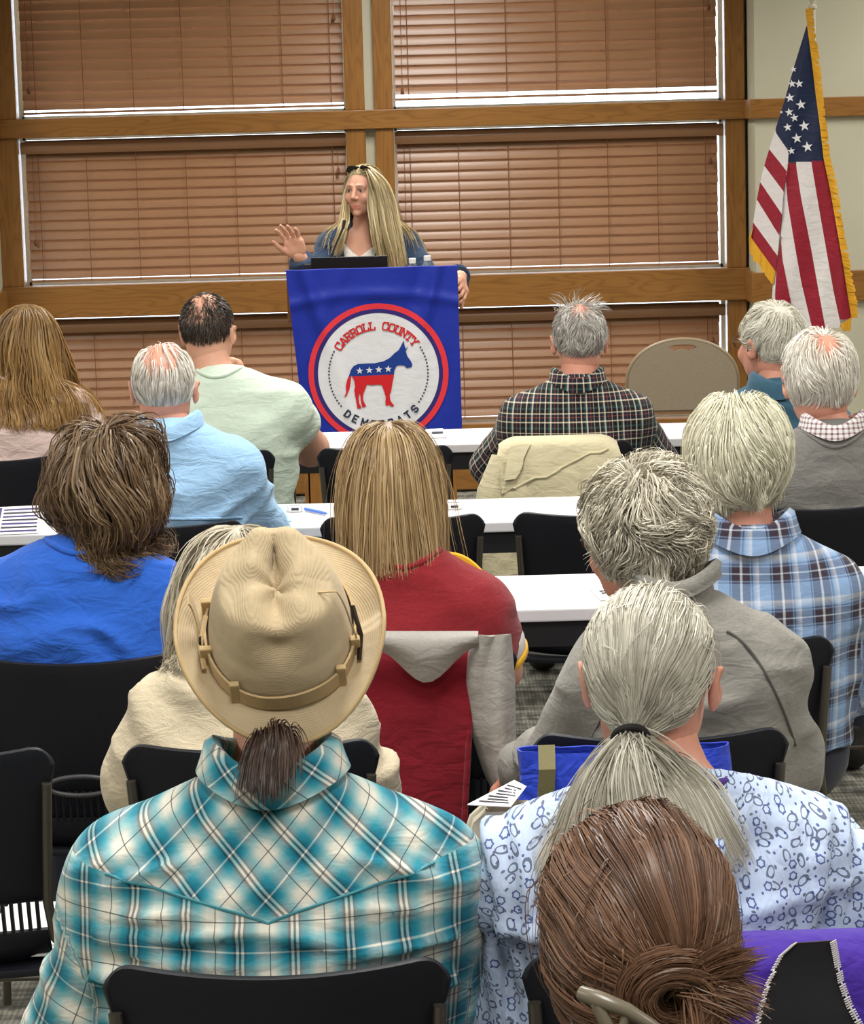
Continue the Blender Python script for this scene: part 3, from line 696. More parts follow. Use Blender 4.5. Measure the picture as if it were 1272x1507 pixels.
def ribbons(P, C, R, width, cols, seed, t_cl, tip=0.0, tw=0.7):
    """P (n,k,3) centre lines -> ribbon mesh arrays"""
    n, k = P.shape[:2]; rg = np.random.default_rng(seed); T = np.gradient(P, axis=1); T /= np.linalg.norm(T, axis=2, keepdims=True) + 1e-9
    O = P - (C + np.array([0, 0, -.03])); O[..., 2] *= .6; O -= T * (O * T).sum(2, keepdims=True); O /= np.linalg.norm(O, axis=2, keepdims=True) + 1e-9
    S = np.cross(T, O); a = rg.normal(0, tw, n)[:, None, None]; S = S * np.cos(a) + O * np.sin(a)
    t = np.linspace(0, 1, k)[None, :, None]; w = (width * rg.uniform(.6, 1.3, n))[:, None, None] * (1 - .8 * t ** 3) * .5
    A, B = P - S * w, P + S * w; V = np.stack([A, B], 2).reshape(-1, 3)
    base = (np.arange(n) * k * 2)[:, None] + (np.arange(k - 1) * 2)[None, :]; F = np.stack([base, base + 1, base + 3, base + 2], -1).reshape(-1, 4)
    u = rg.random(n); col = pal(cols, np.clip(t_cl * .6 + rg.random(n) * .4, 0, 1), u); c = np.repeat(col[:, None], k, 1)
    if tip: c = c * (1 + tip * (t - .4))
    c = np.repeat(c[:, :, None], 2, 2).reshape(-1, 3); c = np.clip(c, 0, 1); return V, F, np.concatenate([c, np.ones((len(c), 1))], 1)
def grow(C, R, n, length, steps=12, mask=None, crown=(0, -.25, .95), g=.3, gup=0.0, thick=(.03, .12), lift=.3, nz=.15, nf=25, wave=(0, 0), clump=(60, .5), cut=None, body=None, seed=0, s=1.0, comb=None, part=None, rscale=(1, 1, 1), hug=0.0):
    rg = np.random.default_rng(seed); mask = mask or hairline; D = rg.normal(size=(n * 6, 3)); D /= np.linalg.norm(D, axis=1, keepdims=True); D = D[rg.random(len(D)) < mask(D)][:n]; n = len(D)
    rr = SCALP_R * s; c0 = C + R @ (SCALP_C * s); p = c0 + (D * rr) @ R.T; root = p.copy()
    cr = np.array(crown, float); cr /= np.linalg.norm(cr); away = D - cr
    if part is not None:
        pw = np.clip((D[:, 1] + .25) * 2.5, 0, 1)[:, None]; away = away * (1 - pw) + pw * np.stack([np.sign(D[:, 0] - part) * (.6 + np.abs(D[:, 0] - part)), D[:, 1] - .55, -.2 + 0 * D[:, 0]], 1)
    if comb is not None: away = away + np.array(comb)
    nrm = D / rr; nrm /= np.linalg.norm(nrm, axis=1, keepdims=True); tan = away - nrm * (away * nrm).sum(1, keepdims=True); tan /= np.linalg.norm(tan, axis=1, keepdims=True) + 1e-6
    v = (tan + lift * nrm) @ R.T; v /= np.linalg.norm(v, axis=1, keepdims=True)
    L = rg.uniform(*length, n) if isinstance(length, tuple) else length(D, rg); dl = (L / (steps - 1))[:, None]; th = rg.uniform(*thick, n)[:, None]; out = [p]
    er = rr * np.array(rscale); zj = rg.normal(0, .006, n)
    for k in range(1, steps):
        gg = g * (k / steps) ** gup if gup else g
        nzv = np.stack([vn(p * nf + 31 * i, seed + i) for i in range(3)], 1) * nz
        v = v * (1 - gg) + np.array([0, 0, -1.]) * gg + nzv; v /= np.linalg.norm(v, axis=1, keepdims=True) + 1e-9; q = p + v * dl
        l = (q - c0) @ R / (er * (1 + th * min(1, k / 2))); m = np.linalg.norm(l, axis=1, keepdims=True); l = np.where(m < 1, l / m, l * (1 - hug + hug / np.maximum(m, 1))); q2 = c0 + (l * (er * (1 + th * min(1, k / 2)))) @ R.T
        if body is not None:
            for _ in range(2):
                dd = body(q2.astype(np.float32)); bad = dd < .006
                if bad.any(): q2[bad] += gradf(body, q2[bad].astype(np.float32)) * (.006 - dd[bad])[:, None]
        if cut is not None:
            zc = cut + zj; fz = np.clip((p[:, 2] - zc) / np.maximum(p[:, 2] - q2[:, 2], 1e-5), 0.02, 1)[:, None]; q2 = np.where((q2[:, 2] < zc)[:, None], p + (q2 - p) * fz, q2)
        v = q2 - p; ln = np.linalg.norm(v, axis=1, keepdims=True); v = np.where(ln > 1e-6, v / (ln + 1e-9), np.array([0, 0, -1.])); p = q2; out.append(p)
    P = np.stack(out, 1); t = np.linspace(0, 1, steps)[None, :, None]
    K, cs = clump; gi = rg.choice(n, min(K, n), replace=False); near = ((root[:, None] - root[gi][None]) ** 2).sum(2).argmin(1)
    G = P[gi][near]; off = (root - root[gi][near])[:, None] * .6; P = P + (G + off - P) * cs * t ** 1.2 * rg.uniform(.5, 1, n)[:, None, None]
    tcl = rg.random(len(gi))[near]
    if wave[0]:
        ph = (rg.random(len(gi)) * 6.28)[near][:, None]; pf = (rg.uniform(.7, 1.3, len(gi)))[near][:, None]; w = np.sin(ph + wave[1] * pf * t[..., 0] * L[:, None])[..., None]; w2 = np.cos(ph * 1.7 + wave[1] * pf * t[..., 0] * L[:, None])[..., None]
        ax = rg.normal(size=(len(gi), 3))[near][:, None]; P = P + (w * ax + w2 * np.roll(ax, 1, 2)) * wave[0] * t ** .7
    return P, tcl
def cap_mesh(C, R, mask, s=1.0, grow_=0.025, n=56):
    th = np.linspace(0.02, math.pi - .02, n // 2); ph = np.linspace(0, 2 * math.pi, n, endpoint=False); D = np.array([[(math.sin(a) * math.cos(b), math.sin(a) * math.sin(b), math.cos(a)) for b in ph] for a in th]).reshape(-1, 3)
    V = C + ((SCALP_C + D * SCALP_R * (1 + grow_)) * s) @ R.T; F = []; mk = mask(D) > .75
    for i in range(n // 2 - 1):
        for j in range(n):
            q = (i * n + j, (i + 1) * n + j, (i + 1) * n + (j + 1) % n, i * n + (j + 1) % n)
            if mk[list(q)].all(): F.append(q)
    return V, np.array(F)
def add_hair(root, C, R, sets, width, cols, seed=1, cap=None, s=1.0, tip=0.0, name='hair', label=None, capk=0.75, tw=.7, capg=.025):
    Vs, Fs, Cs = [], [], []; o = 0
    for P, tcl in sets:
        V, F, c = ribbons(P, C, R, width, cols, seed + len(Vs), tcl, tip, tw); Vs.append(V); Fs.append(F + o); Cs.append(c); o += len(V)
    if cap is not None:
        V, F = cap_mesh(C, R, cap, s, capg)
        if len(F):
            c = np.tile(np.array([*(np.mean([srgb(*q)[:3] for q in cols], 0) * capk), 1]), (len(V), 1)); Vs.append(V); Fs.append(F + o); Cs.append(c)
    me = mesh_np(name, np.concatenate(Vs), np.concatenate(Fs), True, {'tint': ('COL', np.concatenate(Cs))}); return link(name, me, M['hair'], root, label=label)
# ---- a seated (or standing) clothed figure
class Person: pass
def person(label, Y, cx, sy, W, head, top_gap=.115, hyaw=0, hpitch=0, hroll=0, hs=1.0, rz=0.0, skin='fair', mat=None, sleeve='long', elbows=None, wrists=None, hands=None, inflate=.013, girth=1.0, neck_drop=.058,
           folds=((.006, (9, 9, 22)),), seed=1, h=.010, seat=True, pants=(45, 48, 60), hy=.035, tilt=0.0, extra=None, deltoid=.062, face=False, neckr=.057, cutneck=True, trap=0.017, shirtname='shirt', ztorso=None, arm_r=(.056, .046, .033), lowfold=None, hip=(0, .03, .56), cutf=None, droop=.012, headC=None, slv=.62, ears=True):
    o = Person(); p0 = at(cx, sy, Y); root = empty('person', (p0[0], Y, 0), rz, label=label, cat='person'); o.root = root
    Rz = np.array(Matrix.Rotation(-rz, 3, 'Z')); loc = lambda px, py, dy=0.0: Rz @ (at(px, py, Y + dy) - np.array([p0[0], Y, 0])); o.loc = loc
    Zs = p0[2]; hp = loc(head[0], head[1]); hp = np.array([hp[0], hp[1] + hy, hp[2] - top_gap * hs]); hp = loc(*headC) if headC is not None else hp; R = rotm(hyaw, hpitch, hroll); o.C, o.R, o.s, o.Zs = hp, R, hs, Zs
    nb = np.array([hp[0] * .25, -.035, Zs + .03]); hb = hp + R @ np.array([0, -.025, -.065]) * hs
    sj = {s: np.array([s * (W - deltoid), -.01 + (0.0), Zs - .055 - droop + s * tilt]) for s in (-1, 1)}
    el = {s: np.array((elbows or {}).get(s, (s * (W + .015), .06, Zs - .33))) for s in (-1, 1)}; wr = {s: np.array((wrists or {}).get(s, (s * .13, .30, .62))) for s in (-1, 1)}
    o.sj, o.el, o.wr = sj, el, wr
    hz = hip[2]; g = girth
    torso = [E_((0, -.0, Zs - .20), (W * .80, .118 * g, .235)), E_((0, -.03, Zs - .12), (W * .80, .098 * g, .12)), E_((0, .015 + .04 * (g - 1), (Zs + hz) / 2 - .02), (.165 * g, .128 * g, .2)), E_((hip[0], hip[1] + .08 * (g - 1), hip[2]), (.175 * min(g, 1.08), .140 * g, .13))]
    for s in (-1, 1): torso.append(C_(nb + np.array([s * .03, 0, -trap]), sj[s], .052, deltoid))
    if extra: torso += extra
    arms = {s: [C_(sj[s], el[s], arm_r[0], arm_r[1]), C_(el[s], wr[s], arm_r[1], arm_r[2])] for s in (-1, 1)}
    neck = [C_(nb + np.array([0, .01, -.05]), hb, neckr * 1.08, neckr)]
    def sh(P, inf=inflate):
        d = blend(torso, P, .055, inf)
        if sleeve != 'none':
            for s in (-1, 1):
                L1 = el[s] - sj[s]; l1 = np.linalg.norm(L1)
                if sleeve == 'short':
                    e = prim(C_(sj[s], sj[s] + L1 * (slv + .10), arm_r[0] + .006, arm_r[1] + .014), P, inf); e = np.maximum(e, (P - (sj[s] + L1 * slv)) @ (L1 / l1).astype(np.float32))
                else:
                    e = blend(arms[s], P, .03, inf + .004); dd = (wr[s] - el[s]); dd = dd / np.linalg.norm(dd); e = np.maximum(e, (P - (wr[s] - dd * .01)) @ dd.astype(np.float32))
                d = smin(d, e, .035)
        return d
    o.sh = sh
    npl = nb[2] + neck_drop - .02
    def shcut(P):
        d = sh(P)
        if cutneck: d = np.maximum(d, P[:, 2] - (npl - .55 * (P[:, 1] - nb[1]) + .5 * 0 * P[:, 0]))
        if cutf is not None: d = np.maximum(d, -cutf(P, Zs, nb))
        return np.maximum(d, hz + .02 - P[:, 2])
    o.nb, o.npl, o.hb = nb, npl, hb
    xs = [W + .1] + [abs(q[0]) + .09 for q in list(el.values()) + list(wr.values())]; mx = max(xs); ymax = max(.2, max(q[1] for q in list(el.values()) + list(wr.values())) + .09) if sleeve == 'long' else .26
    V, F = surf(shcut, (-mx, -.24, min(hz - .12, min(q[2] for q in wr.values()) - .06)), (mx, ymax, Zs + .13), h)
    # cloth folds
    N = vnormal(V, F); dsp = np.zeros(len(V))
    for i, (amp, sc) in enumerate(folds):
        Q = V * np.array(sc); wz = vn(V * 6 + 5, seed + 7); Q = Q + np.stack([wz, wz * 0, wz], 1) * .9; a = vn(Q + seed * 13.7, seed + i); dsp += 1.7 * amp * (1 - 2 * np.abs(a)) * .8
    cut = np.clip((npl - .01 - V[:, 2]) / .06, 0, 1); V = V + N * (dsp * cut)[:, None]
    if lowfold is not None: V = lowfold(V, N)
    # cloth coordinates: around the trunk / along the sleeve
    at_ = np.full(len(V), 1e9); da = {}
    dt = blend(torso, V.astype(np.float32), .05); ang = np.arctan2(V[:, 0], -(V[:, 1] - .06)); u = np.where(np.abs(ang) < 1.2, V[:, 0] * 1.0 + np.sign(V[:, 0]) * np.maximum(0, np.abs(ang) - .9) * .05, ang * .2); u = V[:, 0] * .75 + ang * .06; w = V[:, 2].copy()
    if sleeve != 'none':
        for s in (-1, 1):
            e = blend(arms[s], V.astype(np.float32), .02); m = (e < dt - .012) & (s * V[:, 0] > W - .075); ax = el[s] - sj[s]; l1 = np.linalg.norm(ax); ax = ax / l1; rel = V - sj[s]; al = rel @ ax
            ax2 = wr[s] - el[s]; ax2 = ax2 / np.linalg.norm(ax2); al2 = l1 + (V - el[s]) @ ax2; low = (V - el[s]) @ (ax + ax2) > 0
            sdv = np.array([s, 0, 0.]) - ax * (s * ax[0]); sdv = sdv / np.linalg.norm(sdv); bk = np.cross(ax, sdv); pu = np.arctan2(rel @ sdv, rel @ bk) * .06
            u = np.where(m, s * 10 + pu, u); w = np.where(m, Zs - np.where(low, al2, al), w)
    uv = np.stack([u, w, 0 * u], 1); o.V = V
    if mat is not None:
        o.shirt = link(shirtname, mesh_np('shirt', V, F, True, {'puv': ('VEC', uv)}), mat, root)
    # body: head, neck, trunk, arms, hands, lower legs in one mesh
    def bd(P):
        d = blend(torso, P, .05, -.012)
        for q in neck: d = smin(d, prim(q, P), .03)
        for s in (-1, 1): d = smin(d, blend(arms[s], P, .02, -.004), .03)
        return d
    o.bd = bd
    wmin = min(min(q[2] for q in wr.values()), hz) - .09; wmax = max(max(q[2] for q in wr.values()), hb[2]) + .05; wy = max(.2, max(q[1] for q in list(el.values()) + list(wr.values())) + .06)
    V1, F1 = surf(bd, (-mx, -.22, wmin), (mx, wy, wmax), .0165)
    V2, F2, t2 = head_mesh(R, hp, hs, .0040 if face else .0066, face, ears)
    Vs, Fs, Ts = [V1, V2], [F1, F2 + len(V1)], [np.ones((len(V1), 4), np.float32), t2]; off = len(V1) + len(V2)
    for s in (-1, 1):
        hd = (hands or {}).get(s, None); ax = wr[s] - el[s]; ax = ax / np.linalg.norm(ax)
        if hd is None: hd = dict(d=ax * .6 + np.array([0, .3, -.55]), back=(0, .2, 1), curl=(22, 28, 22))
        Vh, Fh = hand_mesh(wr[s] - ax * .012, side=-s if hd.get('flip') is None else hd['flip'], **{k: v for k, v in hd.items() if k != 'flip'}, **({'h': .0042} if face else {}))
        Vs.append(Vh); Fs.append(Fh + off); Ts.append(np.ones((len(Vh), 4), np.float32)); off += len(Vh)
    o.body = link('body', mesh_np('body', np.concatenate(Vs), np.concatenate(Fs), True, {'tint': ('COL', np.concatenate(Ts))}), SK[skin], root)
    # trousers and shoes
    if pants not in PM: PM[pants] = fabric('trousers_%d' % len(PM), pants, 0.9)
    if seat: J = {s: [np.array((s * .09 * g, hip[1] + .02, hz)), np.array((s * .11, hip[1] + .46, .50)), np.array((s * .10, hip[1] + .42, .09))] for s in (-1, 1)}
    else: J = {s: [np.array((s * .095 * g, hip[1], hz)), np.array((s * .10, hip[1] + .02, .50)), np.array((s * .10, hip[1] - .01, .09))] for s in (-1, 1)}
    lg = [E_((0, hip[1], hz - .01), (.178 * g, .14 * g, .115))]
    def tf(P):
        d = prim(lg[0], P)
        for s in (-1, 1): d = smin(d, blend([C_(J[s][0], J[s][1], .088, .068), C_(J[s][1], J[s][2], .068, .052)], P, .03), .03)
        return np.maximum(d, .05 - P[:, 2])
    V, F = surf(tf, (-.32, hip[1] - .22, .02), (.32, hip[1] + .58, hz + .14), .021); link('trousers', mesh_np('trousers', V, F), PM[pants], root)
    for s in (-1, 1):
        a = J[s][2]; fs = lambda P: np.maximum(blend([C_((a[0], a[1] - .02, .05), (a[0], a[1] + .15, .04), .042, .036), C_((a[0], a[1] - .01, .05), (a[0], a[1] - .01, .11), .044)], P, .03), .004 - P[:, 2])
        V, F = surf(fs, (a[0] - .08, a[1] - .1, -.02), (a[0] + .08, a[1] + .22, .17), .013); link('shoe', mesh_np('shoe', V, F), M['shoe'], root)
    return o
PM = {}
M['shoe'] = plain('dark_leather', (38, 34, 32), 0.5)
def ztop(o, xy):
    zz = np.linspace(o.Zs + .14, o.Zs - .12, 131); out = []
    for x, y in xy:
        f = o.sh(np.stack([np.full(131, x), np.full(131, y), zz], 1).astype(np.float32)); i = int(np.argmax(f < 0)) if (f < 0).any() else 130; out.append(zz[i])
    return np.array(out)
def smooth1(a, n=3, wrap=True):
    for _ in range(n): a = (np.roll(a, 1) + a + np.roll(a, -1)) / 3 if wrap else np.convolve(np.pad(a, 1, mode='edge'), np.ones(3) / 3, 'valid')
    return a
def collar(o, mat, stand=.034, fall=.046, gap=35, r=(.066, .072), flare=.024, tilt=.42, name='collar', thick=.004, zoff=0.0):
    """folded shirt collar around the neck; gap = half opening angle at the front"""
    cx, cy = o.nb[0] + (o.hb[0] - o.nb[0]) * .12, o.nb[1] + .008; m = MB(); P = []
    A = [a + math.pi for a in np.linspace(math.radians(-90 + gap - 360), math.radians(-90 - gap), 41)[::-1]]
    base = np.array([o.npl - tilt * math.sin(a) * r[1] for a in A]); zt = ztop(o, [(cx + math.cos(a) * (r[0] + .012), cy + math.sin(a) * (r[1] + .012)) for a in A])
    base = smooth1(np.minimum(base, zt + .004), 5, False) - .006 + zoff
    for a, bz in zip(A, base):
        dx, dy = math.cos(a), math.sin(a)
        P.append([(cx + dx * (r[0] + rr), cy + dy * (r[1] + rr), bz + zz) for rr, zz in ((.004, -.018), (.0, stand * .5), (.001, stand), (.006, stand + .004), (.012, stand), (flare * .75, stand - fall * .55), (flare, stand - fall))])
    me = m.sheet(np.array(P, float), thick).mesh(name, True, angle=70)
    co = np.empty(len(me.vertices) * 3, np.float32); me.vertices.foreach_get('co', co); co = co.reshape(-1, 3); aa = np.arctan2(co[:, 0] - cx, -(co[:, 1] - cy))
    a = me.attributes.new('puv', 'FLOAT_VECTOR', 'POINT'); a.data.foreach_set('vector', np.stack([aa * .075, co[:, 2], 0 * aa], 1).astype(np.float32).ravel())
    return link(name, me, mat, o.root)
def neckring(o, mat, r=(.070, .076), t=.007, tilt=.55, dz=-.004, name='neckband'):
    cx, cy, cz = o.nb[0] + (o.hb[0] - o.nb[0]) * .1, o.nb[1] + .006, o.npl + dz; A = np.linspace(0, 2 * math.pi, 40, endpoint=False)
    xy = [(cx + r[0] * math.cos(a), cy + r[1] * math.sin(a)) for a in A]; z = smooth1(np.minimum(cz - tilt * r[1] * np.sin(A), ztop(o, xy) + .001), 4)
    return MB().tube([(x, y, q) for (x, y), q in zip(xy, z)], t, 8, True).build(name, mat, o.root, smooth=True, angle=80)
# ---- woven patterns that follow the cloth coordinate 'puv'
def puv(g):
    v = g.n('Attribute', attribute_name='puv').outputs['Vector']; s = g.n('SeparateXYZ'); g.set(s.inputs[0], v); return v, s.outputs[0], s.outputs[1]
def sett(g, x, period, stops, interp='LINEAR', off=0.0):
    f = g.math('FRACT', g.math('ADD', g.math('DIVIDE', x, period), off + 100)); return g.ramp(f, stops, interp)
def plaid(name, pu, pv, su, sv, mode='MIX', fac=.5, rough=.9, wr=.2, interp='LINEAR'):
    g = NT(name); v, x, y = puv(g); a = sett(g, x, pu, su, interp); b = sett(g, y, pv, sv, interp); col = g.mix(fac, a, b, mode)
    tw = g.n('TexWave', wave_type='BANDS', bands_direction='DIAGONAL', i_Scale=260.0, i_Vector=v).outputs['Fac']; col = g.mix(g.math('MULTIPLY', tw, .10), col, (0, 0, 0, 1))
    h = g.bump(g.noise(500, g.obj(), 2), .2, .0015); h = g.bump(g.noise(13, g.map(g.obj(), (1, 1, 2)), 3, .55, .6), wr, .03, h)
    return g.done(col, rough, 0, .25, h, .1)
# ------------------------------------------------------------------ chairs
def build_chair():
    t = empty('stacking_chair', (0, 0, 0))
    # backrest shell
    P = []
    for tt in np.linspace(0, 1, 13):
        z = .555 + .265 * tt; w = .176 + .024 * tt; row = []
        for u in np.sin(np.linspace(-math.pi / 2, math.pi / 2, 29)):
            e = max(0, (abs(u) - .84) / .16); zz = z - .034 * (1 - math.sqrt(max(0, 1 - min(1, e) ** 2.2))) * max(0, (tt - .55) / .45) ** 1.5 + (.014 * u * u - .006) * tt
            if tt < .2: zz += .01 * (1 - u * u) * (1 - tt / .2) * 0
            row.append((u * w, -.175 - .05 * tt + .035 * u * u + .012 * (1 - tt) ** 2, zz))
        P.append(row)
    MB().sheet(P, .011).build('backrest', M['black'], t, smooth=True, bevel=.003, angle=40)
    # ribs under the backrest, then the lower band
    m = MB()
    for k in range(25):
        u = -0.92 + 1.84 * k / 24; y = -.163 + .035 * u * u; x = u * .174
        m.add([(x - .0028, y - .004, .56), (x + .0028, y - .004, .56), (x + .0028, y + .012, .50), (x - .0028, y + .012, .50), (x - .0028, y - .012, .56), (x + .0028, y - .012, .56), (x + .0028, y + .004, .50), (x - .0028, y + .004, .50)],
              [(0, 3, 2, 1), (4, 5, 6, 7), (0, 1, 5, 4), (1, 2, 6, 5), (2, 3, 7, 6), (3, 0, 4, 7)])
    m.build('vent_ribs', M['black'], t, kind='stuff')
    P = [[(u * .178, -.158 + .03 * u * u + .03 * q ** 2, .507 - .052 * q - .012 * (1 - u * u) * q) for u in np.linspace(-1, 1, 13)] for q in np.linspace(1, 0, 6)]
    MB().sheet(P, .012).build('lower_band', M['black'], t, smooth=True, bevel=.003, angle=40)
    # seat with a waterfall front edge
    P = [[(u * (.205 + .012 * v), -.15 + .40 * v, .452 - .010 * (1 - u * u) * (1 - v) - .028 * max(0, v - .8) ** 2 * 25) for u in np.linspace(-1, 1, 11)] for v in np.linspace(0, 1, 11)]
    MB().sheet(P, .014).build('seat', M['black'], t, smooth=True, bevel=.004, angle=40)
    # hand loop at the foot of the backrest
    MB().tube([(.062 * math.cos(a), -.20 - .004 * math.sin(a), .578 + .019 * math.sin(a)) for a in np.linspace(0, 2 * math.pi, 28, endpoint=False)], .005, 8, True).build('hand_loop', M['greyplastic'], t, smooth=True, angle=80)
    for s in (-1, 1):
        MB().tube([(s * .192, -.186, .765), (s * .186, -.172, .66), (s * .181, -.158, .56), (s * .188, -.150, .50), (s * .212, -.115, .452), (s * .214, -.05, .436), (s * .214, .22, .436)], .0085, 8).build('side_rail', M['greymetal'], t, smooth=True, angle=80)
        MB().tube([(s * .212, -.10, .44), (s * .224, -.17, .22), (s * .232, -.215, .012)], .0085, 8).build('leg', M['greymetal'], t, smooth=True, angle=80)
        MB().tube([(s * .213, .20, .436), (s * .224, .225, .22), (s * .232, .24, .012)], .0085, 8).build('leg', M['greymetal'], t, smooth=True, angle=80)
        MB().tube([(s * .218, -.13, .33), (s * .218, .215, .33)], .006, 6).build('stretcher', M['greymetal'], t, smooth=True, angle=80)
    MB().tube([(-.225, -.175, .20), (.225, -.175, .20)], .006, 6).build('crossbar', M['greymetal'], t, smooth=True, angle=80)
    return t
chair0 = build_chair(); used = [False]
def chair(px, py, Yb, label, rz=0.0):
    p = at(px, py, Yb)
    o = chair0 if not used[0] else copy_tree(chair0)
    used[0] = True; o.location = (p[0], Yb + .225, 0); o.rotation_euler = (0, 0, rz)
    return props(o, label, 'chair', 'black stacking chairs')
chair(-8, 690, 8.1, 'black chair behind the long-haired woman in the pale pink top')
chair(303, 674, 8.1, 'black chair under the man in the mint green t-shirt')
chair(566, 653, 8.1, 'empty black chair at the front table, right below the blue banner')
chair(833, 665, 8.1, 'black chair with the khaki jacket over it')
chair(1140, 645, 8.1, 'black chair under the white-haired man with glasses, in the front row')
chair(237, 770, 6.65, 'black chair under the balding man in the light blue shirt')
chair(592, 757, 6.65, 'empty black chair at the middle table, just past the blonde woman')
chair(878, 767, 6.65, 'empty black chair at the middle table beside the grey curly-haired person')
chair(1215, 795, 6.65, 'black chair under the man in the plain grey sweater')
chair(108, 975, 4.95, 'wide-open black chair back under the person in the bright blue t-shirt')
chair(598, 940, 4.95, 'black chair covered by the maroon and grey hooded jacket')
chair(1070, 945, 4.95, 'black chair under the person in the blue plaid shirt')
chair(-118, 1108, 4.2, 'empty black chair cut off by the left edge of the picture')
chair(366, 1112, 4.2, 'black chair under the person in the cream sweatshirt')
chair(975, 1095, 4.2, 'black chair under the person in the grey heathered pullover')
chair(404, 1440, 3.05, 'black chair back in the foreground behind the teal plaid shirt')
chair(1030, 1385, 3.05, 'black chair behind the paisley blouse with the purple jacket over it')
chair(930, 1500, 1.98, 'black chair under the brown-haired woman nearest the camera')

# beige folding banquet chair by the wall
M['beige'] = plain('beige_vinyl', (152, 138, 116), 0.6, var=.05, scale=120, bump=.2); M['beiged'] = plain('beige_edge', (134, 118, 92), 0.45)
bc = at(1005, 560, 10.2)
bq = empty('folding_chair', (bc[0], 10.35, 0), label='beige folding chair with a rounded back and hand slot, by the windows', cat='chair')
zt = at(1005, 501, 10.2)[2]; hw_ = .205; zb = zt - .262
def bq_out(u, v):       # v 0 bottom .. 1 top ; rounded dome
    w = hw_ * (1 - max(0, (v - .35) / .65) ** 2.6) ** .5 if v > .35 else hw_ * (.93 + .07 * (v / .35))
    return u * w
bm = bmesh.new(); ring = []
for a in np.linspace(0, math.pi, 33): ring.append((hw_ * math.cos(a) * (1.0), zb + .10 + (zt - zb - .10) * math.sin(a) ** .9))
ring = ring + [(-hw_ * .985, zb + .03), (-hw_ * .93, zb), (hw_ * .93, zb), (hw_ * .985, zb + .03)]
slot = [(.052 * math.cos(a), zt - .024 + (.011 if math.sin(a) > 0 else .02 - .012 * abs(math.sin(3 * a))) * math.sin(a)) for a in np.linspace(0, 2 * math.pi, 24, endpoint=False)]
tess = geometry.tessellate_polygon([[Vector((x, z, 0)) for x, z in ring], [Vector((x, z, 0)) for x, z in slot[::-1]]]); allp = ring + slot[::-1]
fy = lambda x, z: -.15 - .02 * (z - zb) / .26
vf = [bm.verts.new((x, fy(x, z), z)) for x, z in allp]; vb = [bm.verts.new((x, fy(x, z) + .028, z)) for x, z in allp]
for q in tess:
    bm.faces.new([vf[i] for i in q]); bm.faces.new([vb[i] for i in q[::-1]])
for st, ln in ((0, len(ring)), (len(ring), len(slot))):
    for i in range(ln): a, b = st + i, st + (i + 1) % ln; bm.faces.new([vf[a], vf[b], vb[b], vb[a]])
bmesh.ops.recalc_face_normals(bm, faces=bm.faces); me = bpy.data.meshes.new('backrest'); bm.to_mesh(me); bm.free(); link('backrest', me, M['beige'], bq)
MB().tube([(x * 1.01, fy(x, z) + .014, z + (.003 if z > zb + .1 else 0)) for x, z in ring], .0095, 8, True).build('back_frame', M['beiged'], bq, smooth=True, angle=80)
MB().box((-.2, -.14, .44), (.2, .26, .475)).build('seat', M['beige'], bq, bevel=.01)
for s in (-1, 1):
    MB().tube([(s * .19, -.135, zb + .02), (s * .2, -.1, .45), (s * .21, .25, .012)], .011, 8).build('leg', M['beiged'], bq, smooth=True, angle=80)
    MB().tube([(s * .18, .2, .44), (s * .19, -.18, .012)], .011, 8).build('leg', M['beiged'], bq, smooth=True, angle=80)

# ------------------------------------------------------------------ tables
def table(x0, x1, y0, y1, label):
    t = empty('training_table', ((x0 + x1) / 2, (y0 + y1) / 2, 0), label=label, cat='table', group='long narrow white-topped tables'); hx, hy = (x1 - x0) / 2, (y1 - y0) / 2
    MB().box((-hx, -hy, .712), (hx, hy, .74)).build('tabletop', M['tabletop'], t, bevel=.004)
    MB().box((-hx + .01, -hy + .012, .655), (hx - .01, -hy + .03, .712)).build('apron', M['blackmetal'], t); MB().box((-hx + .01, hy - .03, .655), (hx - .01, hy - .012, .712)).build('apron', M['blackmetal'], t)
    for s in (-1, 1):
        x = s * (hx - .05)
        MB().box((x - .022, -.03, .05), (x + .022, .03, .712)).build('leg', M['blackmetal'], t, bevel=.004)
        MB().box((x - .025, -hy + .03, 0), (x + .025, hy - .03, .035)).build('foot', M['blackmetal'], t, bevel=.006); MB().box((x - .02, -hy + .03, .655), (x + .02, hy - .03, .70)).build('bracket', M['blackmetal'], t)
        MB().box((x - .012, -.02, .03), (x + .012, .02, .06)).build('post_base', M['blackmetal'], t)
    return t
table(-.53, 1.30, 8.85, 9.30, 'white-topped table in the front row, right before the banner')
table(1.305, 3.13, 8.85, 9.30, 'white-topped table in the front row below the flag')
table(-1.96, -.135, 7.10, 7.55, 'white-topped table in the middle row holding the blue pen and cyan note')
table(-.13, 1.70, 7.10, 7.55, 'empty white-topped table in the middle row before the khaki jacket')
table(-1.78, .045, 5.80, 6.25, 'white-topped table hidden behind the hat and the blonde woman')
table(.05, 1.88, 5.80, 6.25, 'white-topped table in the nearest row with a folded leaflet on it')

